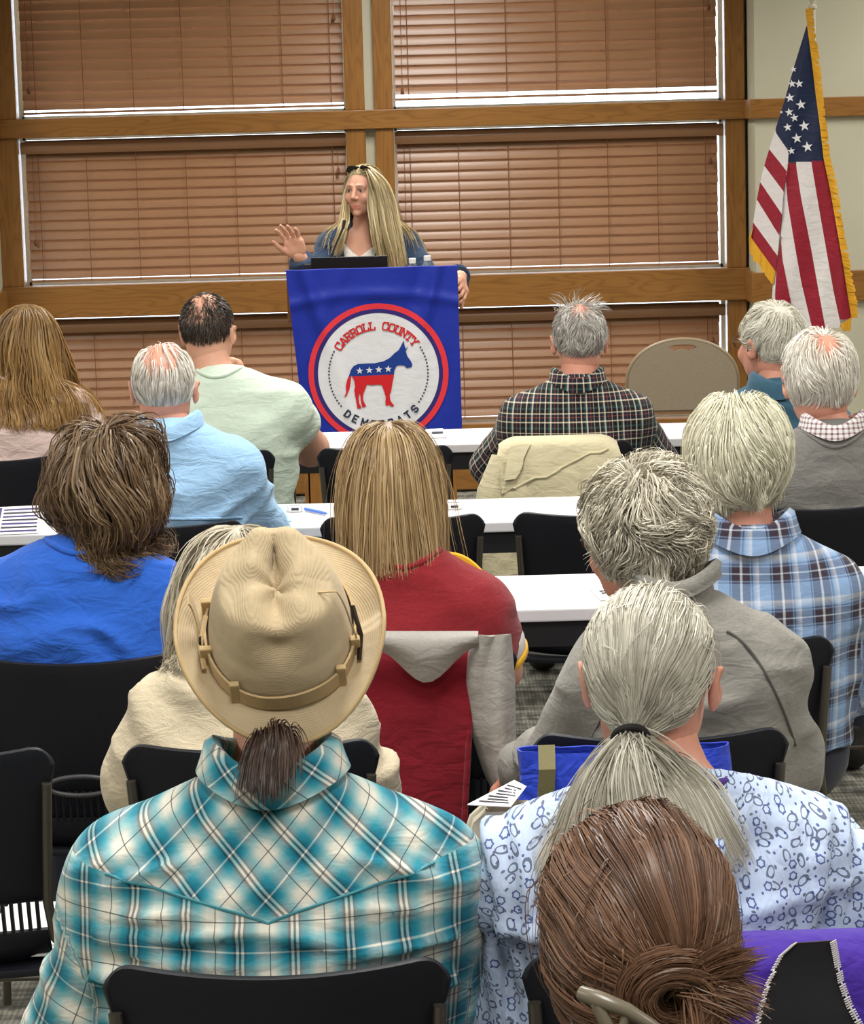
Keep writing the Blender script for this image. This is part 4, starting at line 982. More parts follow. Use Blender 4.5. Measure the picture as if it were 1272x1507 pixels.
# ------------------------------------------------------------------ cloth colours
M['denim'] = fabric('denim', (34, 53, 78), .9, .16, weave=700, vscale=35, wr=.3); M['whitetop'] = fabric('white_jersey', (238, 232, 222), .9, .02); M['pinktee'] = fabric('pale_pink_jersey', (226, 200, 192), .95, .03, wr=.35)
M['mint'] = fabric('mint_jersey', (206, 222, 204), .9, .03, wr=.25); M['tealdenim'] = fabric('teal_denim', (56, 92, 112), .9, .1); M['ltblue'] = fabric('light_blue_poplin', (150, 188, 222), .85, .04, wr=.35)
M['sweater'] = fabric('grey_wool', (118, 116, 112), 1, .12, weave=500, bump=.5, vscale=200, wr=.25); M['bluetee'] = fabric('bright_blue_jersey', (42, 98, 200), .95, .05, wr=.35)
M['maroon'] = fabric('maroon_heather', (138, 34, 42), .95, .16, vscale=160, stretch=(1, 1, 3), wr=.2); M['cream'] = fabric('cream_fleece', (208, 194, 166), 1, .04, weave=400, bump=.5, wr=.25); M['zip'] = fabric('grey_heather_knit', (140, 137, 130), .95, .2, vscale=90, stretch=(1, 1, 9), wr=.25)
M['purple'] = fabric('purple_jersey', (70, 38, 128), .9, .06); M['yellow'] = fabric('yellow_trim', (232, 176, 40), .9, .03); M['offwhite'] = fabric('offwhite_trim', (206, 200, 194), .9, .03)
K, NV, CR, GR, RD = srgb(22, 22, 26), srgb(30, 34, 54), srgb(226, 214, 190), srgb(44, 82, 84), srgb(150, 72, 54)
M['tartan'] = plaid('navy_cream_plaid', .058, .058, [(0, K), (.14, NV), (.16, CR), (.20, CR), (.22, K), (.36, GR), (.44, GR), (.46, CR), (.52, CR), (.54, NV), (.70, RD), (.74, K), (.88, CR), (.91, K)],
    [(0, K), (.12, CR), (.17, CR), (.19, NV), (.38, RD), (.42, NV), (.56, CR), (.60, CR), (.62, K), (.80, GR), (.90, K)], interp='CONSTANT')
LB, DB, WH, BR = srgb(140, 170, 210), srgb(48, 52, 78), srgb(224, 228, 236), srgb(66, 52, 58)
M['bplaid'] = plaid('blue_brown_plaid', .082, .082, [(0, LB), (.16, LB), (.18, DB), (.22, LB), (.24, DB), (.30, BR), (.42, BR), (.44, WH), (.48, WH), (.50, BR), (.62, BR), (.66, DB), (.70, LB), (.72, DB), (.76, LB), (.88, WH), (.91, LB)],
    [(0, LB), (.20, LB), (.22, DB), (.26, LB), (.28, BR), (.40, DB), (.42, WH), (.45, DB), (.56, BR), (.60, LB), (.62, DB), (.66, LB), (.82, WH), (.85, LB)], interp='LINEAR')
M['ckcollar'] = plaid('small_check', .012, .012, [(0, srgb(228, 222, 220)), (.6, srgb(120, 84, 92))], [(0, srgb(232, 228, 226)), (.6, srgb(130, 100, 108))], interp='CONSTANT')
def western():
    """teal ombre plaid: cut on the bias above the pointed yoke seam, straight below it"""
    g = NT('teal_ombre_plaid'); v, x, y = puv(g)
    ax = g.math('ABSOLUTE', x); seam = g.math('ADD', g.math('MULTIPLY', g.math('POWER', ax, .8), .17), YOKE)   # yoke seam height
    sl = g.math('GREATER_THAN', ax, 5.0)
    up = g.math('MULTIPLY', g.math('GREATER_THAN', y, seam), g.math('SUBTRACT', 1, sl))
    xb = g.math('MULTIPLY', g.math('ADD', x, y), .7071); yb = g.math('MULTIPLY', g.math('SUBTRACT', y, x), .7071)
    mixf = lambda a, b: g.math('ADD', g.math('MULTIPLY', a, up), g.math('MULTIPLY', b, g.math('SUBTRACT', 1, up)))
    U, Wv = mixf(xb, x), mixf(yb, y)
    W_, T1, T2, DK, GY = srgb(236, 234, 224), srgb(70, 176, 192), srgb(20, 128, 152), srgb(40, 46, 58), srgb(170, 176, 176)
    su = [(0, W_), (.10, W_), (.26, T1), (.36, T2), (.375, DK), (.405, DK), (.42, W_), (.455, W_), (.47, DK), (.50, DK), (.515, W_), (.55, W_), (.565, DK), (.60, T2), (.72, T1), (.88, W_)]
    sv = [(0, W_), (.14, W_), (.32, T1), (.42, T2), (.46, T2), (.475, W_), (.49, W_), (.505, T2), (.58, T2), (.74, T1), (.9, W_)]
    a = sett(g, U, .066, su); b = sett(g, Wv, .066, sv); col = g.mix(.5, a, b, 'MIX'); col = g.mix(.45, col, g.mix(1.0, a, b, 'MULTIPLY'))
    for q, per, o in ((U, .066, .0), (Wv, .066, .02)):
        f = g.math('FRACT', g.math('ADD', g.math('DIVIDE', q, per), 100 + o)); ln = g.math('LESS_THAN', g.math('ABSOLUTE', g.math('SUBTRACT', f, .03)), .010); col = g.mix(g.math('MULTIPLY', ln, .75), col, DK)
    h = g.bump(g.noise(500, g.obj(), 2), .2, .0015); h = g.bump(g.noise(11, g.map(g.obj(), (1, 1, 2.4)), 3, .55, .6), .25, .03, h)
    return g.done(col, .9, 0, .25, h, .1)
def paisley():
    g = NT('paisley_print'); v, x, y = puv(g); base = srgb(190, 206, 234); out = base
    for sc, seed, thr in ((56, 0, .40), (88, 7, .55)):
        mp = g.map(v, (sc, sc, 1), (0, 0, .4 * seed), (seed, seed * 1.7, 0)); vo = g.n('TexVoronoi', voronoi_dimensions='2D', feature='F1', i_Scale=1.0, i_Randomness=.75); g.set(vo.inputs['Vector'], mp)
        dv = g.n('VectorMath', operation='SUBTRACT'); g.set(dv.inputs[0], mp); g.set(dv.inputs[1], vo.outputs['Position']); s = g.n('SeparateXYZ'); g.set(s.inputs[0], dv.outputs[0])
        rc = g.n('SeparateColor'); g.set(rc.inputs[0], vo.outputs['Color']); r0, r1, r2 = rc.outputs
        an = g.math('ADD', g.math('ARCTAN2', s.outputs[1], s.outputs[0]), g.math('MULTIPLY', r2, 6.28)); rad = g.math('SQRT', g.math('ADD', g.math('MULTIPLY', s.outputs[0], s.outputs[0]), g.math('MULTIPLY', s.outputs[1], s.outputs[1])))
        flower = g.math('MULTIPLY', rad, g.math('ADD', 1, g.math('MULTIPLY', g.math('SINE', g.math('MULTIPLY', an, 6)), .09)))
        tear = g.math('MULTIPLY', rad, g.math('ADD', g.math('ADD', 1, g.math('MULTIPLY', g.math('SINE', an), .38)), g.math('MULTIPLY', g.math('SINE', g.math('MULTIPLY', an, 2)), .26)))
        isf = g.math('GREATER_THAN', r0, .55); sh = g.math('ADD', g.math('MULTIPLY', flower, isf), g.math('MULTIPLY', tear, g.math('SUBTRACT', 1, isf)))
        ringm = g.math('LESS_THAN', g.math('ABSOLUTE', g.math('SUBTRACT', sh, .24 if seed == 0 else .07)), .055 if seed == 0 else .07)
        keep = g.math('GREATER_THAN', r1, .04 if seed == 0 else .25); colr = g.mix(isf, srgb(74, 82, 108), srgb(40, 60, 132)); out = g.mix(g.math('MULTIPLY', g.math('MULTIPLY', ringm, keep), .85), out, colr)
    h = g.bump(g.noise(500, g.obj(), 2), .2, .0015); h = g.bump(g.noise(14, g.map(g.obj(), (2.2, 1, 1)), 3, .55, .5), .3, .03, h)
    return g.done(out, .9, 0, .25, h, .1)
M['paisley'] = paisley()

# ------------------------------------------------------------------ the audience, front row first
J = lambda *a: a
FR = 'people seated in rows facing the lectern'
# woman, pale pink top
o = person('person in a pale pink top with long golden brown hair, at the left edge', 8.3, 30, 580, .215, (35, 447), mat=M['pinktee'], sleeve='short', skin='pink', seed=3, hs=1.0, elbows={1: (.24, .06, .70)}, arm_r=(.058, .048, .034))
neckring(o, M['pinktee'])
sets = [grow(o.C, o.R, 2600, (.36, .44), 16, g=.30, thick=(.03, .13), lift=.05, nz=.14, nf=14, wave=(.006, 34), clump=(160, .4), body=o.sh, seed=11, cut=o.C[2] - .25, part=0.0, crown=(0, -.1, 1))]
add_hair(o.root, o.C, o.R, sets, .0034, [(84, 60, 36), (140, 104, 60), (176, 140, 88), (150, 116, 70)], 11, hairline, tip=.45)
# man, mint t-shirt
o = person('person in a mint green t-shirt with cropped dark thinning hair, elbow on the table', 8.3, 336, 572, .222, (303, 431), mat=M['mint'], sleeve='short', skin='fair', seed=5, girth=1.12, hyaw=-12, elbows={1: (.235, .26, .775), -1: (-.24, .2, .77)}, wrists={1: (.0, .27, .985), -1: (-.02, .42, .785)},
           hands={1: dict(d=(-.2, -.1, 1), back=(.5, .6, .1), curl=(45, 55, 40))}, arm_r=(.068, .060, .040), folds=((.004, (8, 8, 20)),), slv=.40)
neckring(o, M['mint'])
def m_bald(d):
    m = hairline(d, back=-.86); top = np.clip(1.25 * np.exp(-(((d[:, 0] + .1) / .56) ** 2 + ((d[:, 1] + .40) / .62) ** 2)), 0, 1) * (d[:, 2] > .05); return m * np.clip(1 - .97 * top * (.8 + .35 * np.sin(d[:, 0] * 11 + d[:, 1] * 7)), .05, 1)
sets = [grow(o.C, o.R, 5200, (.010, .02), 4, mask=m_bald, g=.10, thick=(.0, .05), lift=.6, nz=.1, clump=(150, .2), seed=12)]
add_hair(o.root, o.C, o.R, sets, .0022, [(38, 32, 28), (62, 52, 44), (84, 72, 62)], 12, None)
# man, dark tartan shirt
o = person('person in a navy and cream plaid shirt with tousled thin grey hair', 8.3, 847, 586, .222, (853, 446), mat=M['tartan'], skin='pink', seed=7, h=.009, elbows={1: (.255, .12, .72), -1: (-.255, .12, .72)}, wrists={1: (.15, .40, .785), -1: (-.15, .40, .785)}, folds=((.004, (8, 8, 16)),))
collar(o, M['tartan'], fall=.038, flare=.02)
def m_thin(d):
    m = hairline(d, back=-.6); top = np.exp(-(((d[:, 0]) / .38) ** 2 + ((d[:, 1] + .3) / .5) ** 2)) * (d[:, 2] > .3); return m * np.clip(1 - .8 * top, 0, 1)
sets = [grow(o.C, o.R, 3600, (.03, .05), 7, mask=m_thin, g=.12, thick=(.02, .14), lift=.3, nz=.35, nf=30, clump=(160, .4), seed=13, hug=.6),
        grow(o.C, o.R, 160, (.05, .075), 7, mask=lambda d: ((d[:, 2] > .7) & (d[:, 1] > -.3)) * 1.0, g=.0, thick=(.1, .3), lift=1.6, nz=.5, clump=(14, .6), seed=14)]
add_hair(o.root, o.C, o.R, sets, .0022, [(142, 136, 128), (186, 180, 172), (220, 216, 208)], 13, lambda d: m_thin(d) * (d[:, 2] < .5))
# man, teal collar, glasses
o = person('person in a teal denim shirt and glasses with wavy white hair, head turned left', 8.3, 1142, 592, .205, (1137, 444), mat=M['tealdenim'], skin='pink', seed=9, hyaw=32, hs=1.06, top_gap=.122)
collar(o, M['tealdenim'])
sets = [grow(o.C, o.R, 5000, (.06, .10), 9, g=.10, thick=(.03, .20), lift=.2, nz=.4, nf=14, wave=(.003, 60), clump=(90, .55), hug=.85, seed=15, s=1.06, crown=(.3, -.5, .8), comb=(.5, 0, 0), mask=lambda d: hairline(d, back=-.5))]
add_hair(o.root, o.C, o.R, sets, .0022, [(198, 192, 174), (230, 226, 210), (244, 242, 230)], 15, hairline, s=1.06, capk=.9, capg=.08)
def glasses(o, mat, lens=None):
    C, R, s = o.C, o.R, o.s; g = MB(); T = lambda x, y, z: C + R @ (np.array([x, y, z]) * s)
    fr = None; pts = []
    m = MB()
    for sx in (-1, 1): m.tube([T(sx * (.033 + .024 * math.cos(a)), .108 - .006 * abs(math.cos(a)), .001 + .018 * math.sin(a)) for a in np.linspace(0, 2 * math.pi, 20, endpoint=False)], .0018, 6, True)
    m.tube([T(-.010, .110, .004), T(0, .114, .006), T(.010, .110, .004)], .0018, 6)
    for sx in (-1, 1): m.tube([T(sx * .058, .104, .004), T(sx * .077, .06, .006), T(sx * .084, .0, .006), T(sx * .084, -.018, -.006)], .0022, 6)
    return m.build('glasses', mat, o.root, smooth=True, angle=80)
M['tortoise'] = plain('tortoise_frame', (62, 40, 26), .3, var=.3, scale=120); glasses(o, M['tortoise'])

# second row
o = person('person in a light blue shirt, balding, white hair around a pink crown', 6.85, 258, 657, .205, (237, 504), mat=M['ltblue'], skin='pink', seed=21, folds=((.008, (7, 7, 15)),), elbows={1: (.235, .10, .70)}, wrists={1: (.17, .42, .785)})
collar(o, M['ltblue'], stand=.028, fall=.032, flare=.02)
m = MB(); P = []
vp = [(x, 0, o.Zs - .175 + .012 * math.cos(x * 9)) for x in np.linspace(-.17, .17, 25)]
def on_back(o, pts, off=.003):
    B = o.V[o.V[:, 1] < .0]; ys = []
    for x, z in pts:
        d2 = (B[:, 0] - x) ** 2 + (B[:, 2] - z) ** 2; k = np.argsort(d2)[:6]; w = 1 / (d2[k] + 1e-6); ys.append(float((B[k, 1] * w).sum() / w.sum()))
    return [(x, y - off, z) for (x, z), y in zip(pts, smooth1(np.array(ys), 1, False))]
MB().tube(on_back(o, [(p[0], p[2]) for p in vp], .003), .0035, 6).build('cape_seam', M['ltblue'], o.root, smooth=True)
def m_crown(d):
    m = hairline(d, back=-.78); top = np.clip(1.5 * np.exp(-(((d[:, 0]) / .60) ** 4 + ((d[:, 1] + .12) / .88) ** 4)), 0, 1) * (d[:, 2] > .1); return m * np.clip(1 - 1.0 * top, 0.05, 1)
sets = [grow(o.C, o.R, 4600, (.04, .07), 8, mask=m_crown, g=.22, thick=(.01, .09), lift=.15, nz=.14, nf=22, clump=(190, .35), hug=.7, seed=16, crown=(0, .2, 1))]
add_hair(o.root, o.C, o.R, sets, .0024, [(168, 160, 146), (212, 206, 194), (236, 232, 224)], 16, lambda d: m_crown(d) * (d[:, 2] < .35))
o = person('person in a plain grey sweater over a checked collar, thin white hair, pink scalp', 6.85, 1232, 658, .225, (1210, 484), mat=M['sweater'], skin='pink', seed=22, hs=1.08, top_gap=.122, folds=((.005, (8, 8, 18)),))
collar(o, M['ckcollar'], stand=.03, fall=.03, flare=.02)
neckring(o, M['sweater'], r=(.085, .088), dz=-.022)
def m_fluff(d):
    m = hairline(d, back=-.82); top = np.exp(-(((d[:, 0] - .1) / .55) ** 2 + ((d[:, 1] + .5) / .5) ** 2)) * (d[:, 2] > .1); return m * np.clip(1 - .95 * top, 0, 1)
sets = [grow(o.C, o.R, 4200, (.08, .13), 11, mask=m_fluff, g=.2, thick=(.03, .20), lift=.2, nz=.25, nf=14, wave=(.003, 50), clump=(120, .45), hug=.7, seed=17, s=1.08, crown=(.1, -.4, .9))]
add_hair(o.root, o.C, o.R, sets, .0020, [(214, 206, 190), (238, 232, 220), (248, 246, 240)], 17, lambda d: m_fluff(d) * (d[:, 2] < .0), s=1.08, capk=.9)

# third row
o = person('person in a bright blue t-shirt with shaggy brown hair to the collar', 5.15, 112, 838, .212, (152, 619), mat=M['bluetee'], sleeve='short', skin='tan', seed=31, hs=1.06, top_gap=.124, girth=1.12, h=.009, folds=((.007, (6, 6, 16)),))
neckring(o, M['bluetee'])
sets = [grow(o.C, o.R, 4600, (.20, .30), 15, g=.26, thick=(.05, .34), lift=.2, nz=.30, nf=16, wave=(.006, 55), clump=(260, .45), hug=.1, body=o.sh, seed=18, s=1.06, crown=(0, -.05, 1), cut=o.C[2] - .178)]
add_hair(o.root, o.C, o.R, sets, .0026, [(70, 54, 40), (104, 82, 60), (136, 112, 84), (88, 68, 50)], 18, hairline, s=1.06, tip=-.1)
o = person('person in a maroon top with a straight dark blonde bob', 5.15, 606, 856, .172, (572, 614), mat=M['maroon'], skin='fair', sleeve='short', seed=33, h=.009, top_gap=.124, elbows={1: (.165, .04, .735), -1: (-.165, .04, .735)}, folds=((.005, (8, 8, 14)),))
neckring(o, M['maroon'])
sets = [grow(o.C, o.R, 6000, (.30, .34), 15, g=.36, thick=(.03, .20), lift=.05, nz=.04, nf=12, wave=(.002, 30), clump=(300, .3), body=None, seed=19, cut=o.C[2] - .168, part=0.0, crown=(0, .2, 1)),
        grow(o.C, o.R, 120, (.24, .32), 14, g=.34, thick=(.15, .26), lift=.1, nz=.12, nf=12, clump=(60, .2), body=None, seed=20, cut=o.C[2] - .19, part=0.0, crown=(0, .2, 1))]
add_hair(o.root, o.C, o.R, sets, .0018, [(112, 84, 54), (150, 120, 80), (192, 166, 124), (134, 104, 68)], 19, hairline, tip=.15)
# striped cuffs: white then yellow
for s in (-1, 1):
    ax = o.el[s] - o.sj[s]
    for nm, mt, a, b, r in (('sleeve_band', M['offwhite'], .50, .74, .073), ('cuff_trim', M['yellow'], .74, .86, .071)):
        MB().tube([o.sj[s] + ax * t for t in np.linspace(a, b, 5)], [r, r + .003, r + .003, r + .002, r], 20).build(nm, mt, o.root, smooth=True, angle=60)
    pts = [o.nb + np.array([s * .07, .005, .025]) + (o.sj[s] + np.array([s * .045, -.0, .052]) - o.nb - np.array([s * .07, .005, .025])) * t + np.array([0, 0, .02 * math.sin(t * math.pi)]) for t in np.linspace(0, 1, 9)]
    MB().tube(pts, .007, 6).build('shoulder_stripe', M['yellow'], o.root, smooth=True)
blonde = o
o = person('person in a blue plaid shirt with short full white blonde hair', 5.15, 1112, 826, .188, (1088, 572), mat=M['bplaid'], skin='pink', seed=35, h=.0085, hs=1.02, top_gap=.142, folds=((.004, (8, 8, 16)),), elbows={1: (.205, .05, .70)}, neckr=.054)
collar(o, M['bplaid'], stand=.040, fall=.040, flare=.024)
sets = [grow(o.C, o.R, 7000, (.12, .19), 13, g=.16, thick=(.12, .40), lift=.2, nz=.16, nf=12, wave=(.0025, 45), clump=(200, .4), hug=.85, seed=23, s=1.02, crown=(0, .1, 1), mask=lambda d: hairline(d, back=-.72), cut=o.C[2] - .118, rscale=(1.0, 1.0, 1.0)),
        grow(o.C, o.R, 1600, (.06, .09), 8, g=.2, thick=(.02, .12), lift=.3, nz=.15, clump=(80, .5), seed=24, s=1.02, mask=lambda d: hairline(d, back=-.80) * (d[:, 2] < 0))]
add_hair(o.root, o.C, o.R, sets, .0018, [(196, 190, 166), (230, 226, 200), (246, 243, 222), (214, 208, 184)], 23, lambda d: hairline(d, back=-.72), s=1.02, capk=.85, capg=.16)

# fourth row
o = person('person in a cream sweatshirt, grey blonde hair, mostly behind the tan hat', 4.4, 362, 1003, .180, (347, 767), mat=M['cream'], skin='fair', seed=41, top_gap=.124, h=.009, girth=1.05, folds=((.008, (6, 6, 13)),), elbows={-1: (-.178, .02, .72), 1: (.18, .05, .70)})
neckring(o, M['cream'])
sets = [grow(o.C, o.R, 2600, (.22, .30), 15, cut=o.C[2] - .105, g=.3, thick=(.03, .18), lift=.05, nz=.12, nf=14, wave=(.004, 36), clump=(160, .4), body=o.sh, seed=25, crown=(0, 0, 1), part=0.0)]
add_hair(o.root, o.C, o.R, sets, .0022, [(150, 138, 116), (192, 182, 160), (220, 212, 194)], 25, hairline, tip=.2)
o = person('person in a grey heathered pullover with curly grey hair, leaning left', 4.4, 1010, 926, .176, (948, 674), mat=M['zip'], skin='pink', seed=43, hyaw=28, top_gap=.138, h=.009, folds=((.007, (7, 7, 15)),), girth=.95, elbows={-1: (-.20, .09, .72), 1: (.158, .03, .72)}, wrists={-1: (-.26, .34, .65), 1: (.13, .3, .62)}, hpitch=-8, trap=.02)
collar(o, M['zip'], stand=.050, fall=.022, flare=.012, gap=12, r=(.062, .068), name='stand_collar', zoff=.004)
sets = [grow(o.C, o.R, 7000, (.08, .13), 12, g=.10, thick=(.10, .42), lift=.2, nz=.75, nf=15, wave=(.005, 90), clump=(200, .5), hug=.9, seed=26, mask=lambda d: hairline(d, back=-.6), crown=(.1, .1, 1)),
        grow(o.C, o.R, 1500, (.05, .09), 8, g=.16, thick=(.03, .14), lift=.5, nz=.4, nf=20, clump=(90, .6), seed=27, mask=lambda d: hairline(d, back=-.72) * (d[:, 2] < 0))]
add_hair(o.root, o.C, o.R, sets, .0018, [(140, 131, 114), (184, 176, 156), (218, 212, 194), (164, 155, 136)], 26, lambda d: hairline(d, back=-.65), capk=.7, capg=.16)
glasses(o, M['tortoise'])

M['zseam'] = fabric('dark_grey_seam', (92, 90, 86), .95)
for s in (-1, 1):
    MB().tube(on_back(o, [(s * (.055 + .115 * t), o.Zs + .015 - .05 * t - .15 * t * t) for t in np.linspace(0, 1, 22)], .001), .0026, 6).build('raglan_seam', M['zseam'], o.root, smooth=True)
# fifth row: the hat and the grey ponytail
YOKE = at(378, 1346, 3.17)[2]
M['western'] = western()
def wfold(V, N):
    # horizontal drag folds across the lower back, pinch folds at the armholes
    x, z = V[:, 0], V[:, 2]; bk = (V[:, 1] < -.02) & (np.abs(x) < .22); d = np.zeros(len(V))
    for z0, sl, a, w, ph in ((YOKE - .016, -.05, .013, .0075, 2), (YOKE - .045, .07, .015, .008, 4), (YOKE - .074, -.05, .015, .009, 1), (YOKE - .11, .06, .014, .010, 3)):
        d += a * np.exp(-((z - z0 - sl * x + .08 * np.abs(x) - .006 * np.sin(x * 23 + ph)) / w) ** 2) * (.7 + .3 * np.sin(9 * x + ph))
    for sg in (-1, 1):          # creases fanning out of the armholes
        for k_ in range(4):
            x0, z1_ = sg * .20, YOKE + .03 - .035 * k_; ax = sg * (x - x0); d += .013 * np.exp(-((z - z1_ - (-.35 + .22 * k_) * ax) / .007) ** 2) * np.exp(-((ax + .05) / .05) ** 2)
    return V + N * (d * bk)[:, None]
o = person('person in a teal plaid western shirt and tan hat with a short dark ponytail', 3.3, 402, 1200, .238, (415, 838), headC=(414, 968, .085), top_gap=.108, mat=M['western'], skin='tan', seed=51, h=.0075, hs=.90, hpitch=34, droop=.03, girth=1.22, hy=.055, folds=((.005, (8, 8, 15)),),
           elbows={1: (.195, .08, .62), -1: (-.262, .04, .62)}, wrists={1: (.16, .30, .60), -1: (-.16, .30, .60)}, deltoid=.070, arm_r=(.070, .058, .036), lowfold=wfold, neckr=.060)
collar(o, M['western'], stand=.036, fall=.036, flare=.024, r=(.068, .074), zoff=.008)
# the cloth coordinate runs a little ahead of x, so the seam cord is set by it
def seam_x(): 
    out = []
    for x in np.linspace(-.2, .2, 61):
        ang = math.atan2(x, .2); u = x * .75 + ang * .06; z = YOKE + .17 * abs(u) ** .8; out.append((x, z))
    return out
M['tealseam'] = fabric('teal_piping', (70, 140, 152), .9); MB().tube(on_back(o, seam_x(), .0005), .0019, 6).build('yoke_seam', M['tealseam'], o.root, smooth=True)
def tail(p0, n, L, d, spread, steps=10, g=.25, body=None, seed=0, r0=.008, clump=(20, .5), nz=.1, fan=None, m=.006):
    rg = np.random.default_rng(seed); off = rg.normal(size=(n, 3)) * r0; p = np.array(p0) + off; d = np.array(d, float); d /= np.linalg.norm(d); v = d + rg.normal(size=(n, 3)) * spread
    if fan is not None: v = d + np.outer(rg.uniform(-1, 1, n), fan) + rg.normal(size=(n, 3)) * spread
    v /= np.linalg.norm(v, axis=1, keepdims=True); dl = (rg.uniform(L[0], L[1], n) / (steps - 1))[:, None]; out = [p]
    for k in range(1, steps):
        nzv = np.stack([vn(p * 18 + 31 * i, seed + i) for i in range(3)], 1) * nz; v = v * (1 - g) + np.array([0, 0, -1.]) * g + nzv; v /= np.linalg.norm(v, axis=1, keepdims=True); q = p + v * dl
        if body is not None:
            for _ in range(2):
                dd = body(q.astype(np.float32)); bad = dd < m
                if bad.any(): q[bad] += gradf(body, q[bad].astype(np.float32)) * (m - dd[bad])[:, None]
        v = q - p; v /= np.linalg.norm(v, axis=1, keepdims=True) + 1e-9; p = q; out.append(p)
    P = np.stack(out, 1); t = np.linspace(0, 1, steps)[None, :, None]; K, cs = clump; gi = rg.choice(n, K, replace=False); near = ((P[:, 3][:, None] - P[gi][:, 3][None]) ** 2).sum(2).argmin(1); P = P + (P[gi][near] - P) * cs * t * rg.uniform(.4, 1, n)[:, None, None]
    return P, rg.random(K)[near]
def pulled(C, R, n, dt, s=1.0, steps=12, mask=None, thick=(.02, .10), seed=0, end=None, sag=.0, clump=(120, .4), nz=.004):
    rg = np.random.default_rng(seed); D = rg.normal(size=(n * 5, 3)); D /= np.linalg.norm(D, axis=1, keepdims=True); D = D[rg.random(len(D)) < (mask or hairline)(D)][:n]; n = len(D); dt = np.array(dt, float); dt /= np.linalg.norm(dt); rr = SCALP_R * s; c0 = C + R @ (SCALP_C * s)
    om = np.arccos(np.clip(D @ dt, -1, 1))[:, None]; th = rg.uniform(*thick, n)[:, None]; out = []
    for k in range(steps):
        t = k / (steps - 1); t2 = t ** .9; q = (np.sin((1 - t2) * om) * D + np.sin(t2 * om) * dt) / np.maximum(np.sin(om), 1e-4); lift = 1 + th * min(1, k / 2); p = c0 + (q * rr * lift) @ R.T
        p[:, 2] -= sag * math.sin(t * math.pi) * (1 - D[:, 2]) * .5
        p += np.stack([vn(p * 30 + 9 * i, seed + i) for i in range(3)], 1) * nz
        if end is not None: w = max(0, (t - .75) / .25) ** 1.5; p = p * (1 - w) + (np.array(end) + rg.normal(size=(n, 3)) * .004) * w
        out.append(p)
    P = np.stack(out, 1); K, cs = clump; gi = rg.choice(n, K, replace=False); near = ((P[:, 0][:, None] - P[gi][:, 0][None]) ** 2).sum(2).argmin(1); t = np.linspace(0, 1, steps)[None, :, None]
    P = P + (P[gi][near] + (P[:, :1] - P[gi][near][:, :1]) * (1 - t) - P) * cs * t * (1 - t) * 2
    return P, rg.random(K)[near]
DK = [(40, 30, 26), (64, 48, 40), (88, 68, 56)]
tie = o.loc(404, 1110, -.06)
low = lambda d: hairline(d, back=-.78) * (d[:, 2] < -.05) * (d[:, 1] < .1)
sets = [tail(tie, 2400, (.095, .115), (-.03, -1.0, -.75), .06, 12, .18, lambda P: o.sh(P) - .024, 53, .006, (60, .45), fan=np.array([.26, 0, 0]), nz=.06)]
add_hair(o.root, o.C, o.R, sets, .0020, DK, 53, low, s=.90)
# hat
def hatmat(name, rib):
    g = NT(name); ob = g.obj(); n = g.noise(12, ob, 4, .6); c = g.mix(n, srgb(180, 160, 126), srgb(204, 186, 154)); f = g.noise(900, ob, 2); h = g.bump(f, .25, .0015)
    if rib: w = g.n('TexWave', wave_type='RINGS', rings_direction='Z', i_Scale=rib, i_Distortion=.4, i_Detail=1.0, i_Vector=ob).outputs['Fac']
    else: w = g.n('TexWave', wave_type='BANDS', bands_direction='Z', i_Scale=150.0, i_Distortion=.6, i_Detail=1.0, i_Vector=ob).outputs['Fac']
    c = g.mix(g.math('MULTIPLY', w, .10), c, srgb(138, 112, 74)); h = g.bump(w, .22, .0015, h); h = g.bump(g.noise(22, ob, 3), .35, .012, h)
    return g.done(c, .95, 0, .2, h, .1)
M['hatb'] = hatmat('tan_brim_canvas', 110.0); M['hatc'] = hatmat('tan_crown_canvas', 0); M['hatband'] = fabric('tan_band', (190, 164, 120), .95, .06); M['snap'] = plain('dark_snap', (48, 40, 32), .35, .6)
hc = o.loc(414, 940, .02); hat = empty('hat'); hat.parent = o.root; hat.location = hc; hat.rotation_euler = (math.radians(42), math.radians(-2), math.radians(2))
sup = lambda a, n: (abs(math.cos(a)) ** (2 / n) * math.copysign(1, math.cos(a)), abs(math.sin(a)) ** (2 / n) * math.copysign(1, math.sin(a)))
CRX, CRY = .089, .104
P = []
for t in np.linspace(0, 1, 9):
    row = []
    for a in np.linspace(0, 2 * math.pi, 65):
        c, s = math.cos(a), math.sin(a); rx = CRX - .004 + (.133 - CRX) * t; ry = CRY - .004 + ((.172 if s > 0 else .150) - CRY) * t
        z = .004 + .030 * t * t * c * c - .026 * t * (s < 0) * s * s - .004 * t * (s > 0) + .004 * math.sin(3 * a + 1) * t
        row.append((rx * c, ry * s, z))
    P.append(row)
MB().sheet(P, -.004).build('brim', M['hatb'], hat, smooth=True, bevel=.0012, angle=50)
MB().tube([np.array(q) for q in P[-1][:-1]], .003, 6, True).build('brim_edge', M['hatband'], hat, smooth=True, angle=80)
P = []
HC = .104
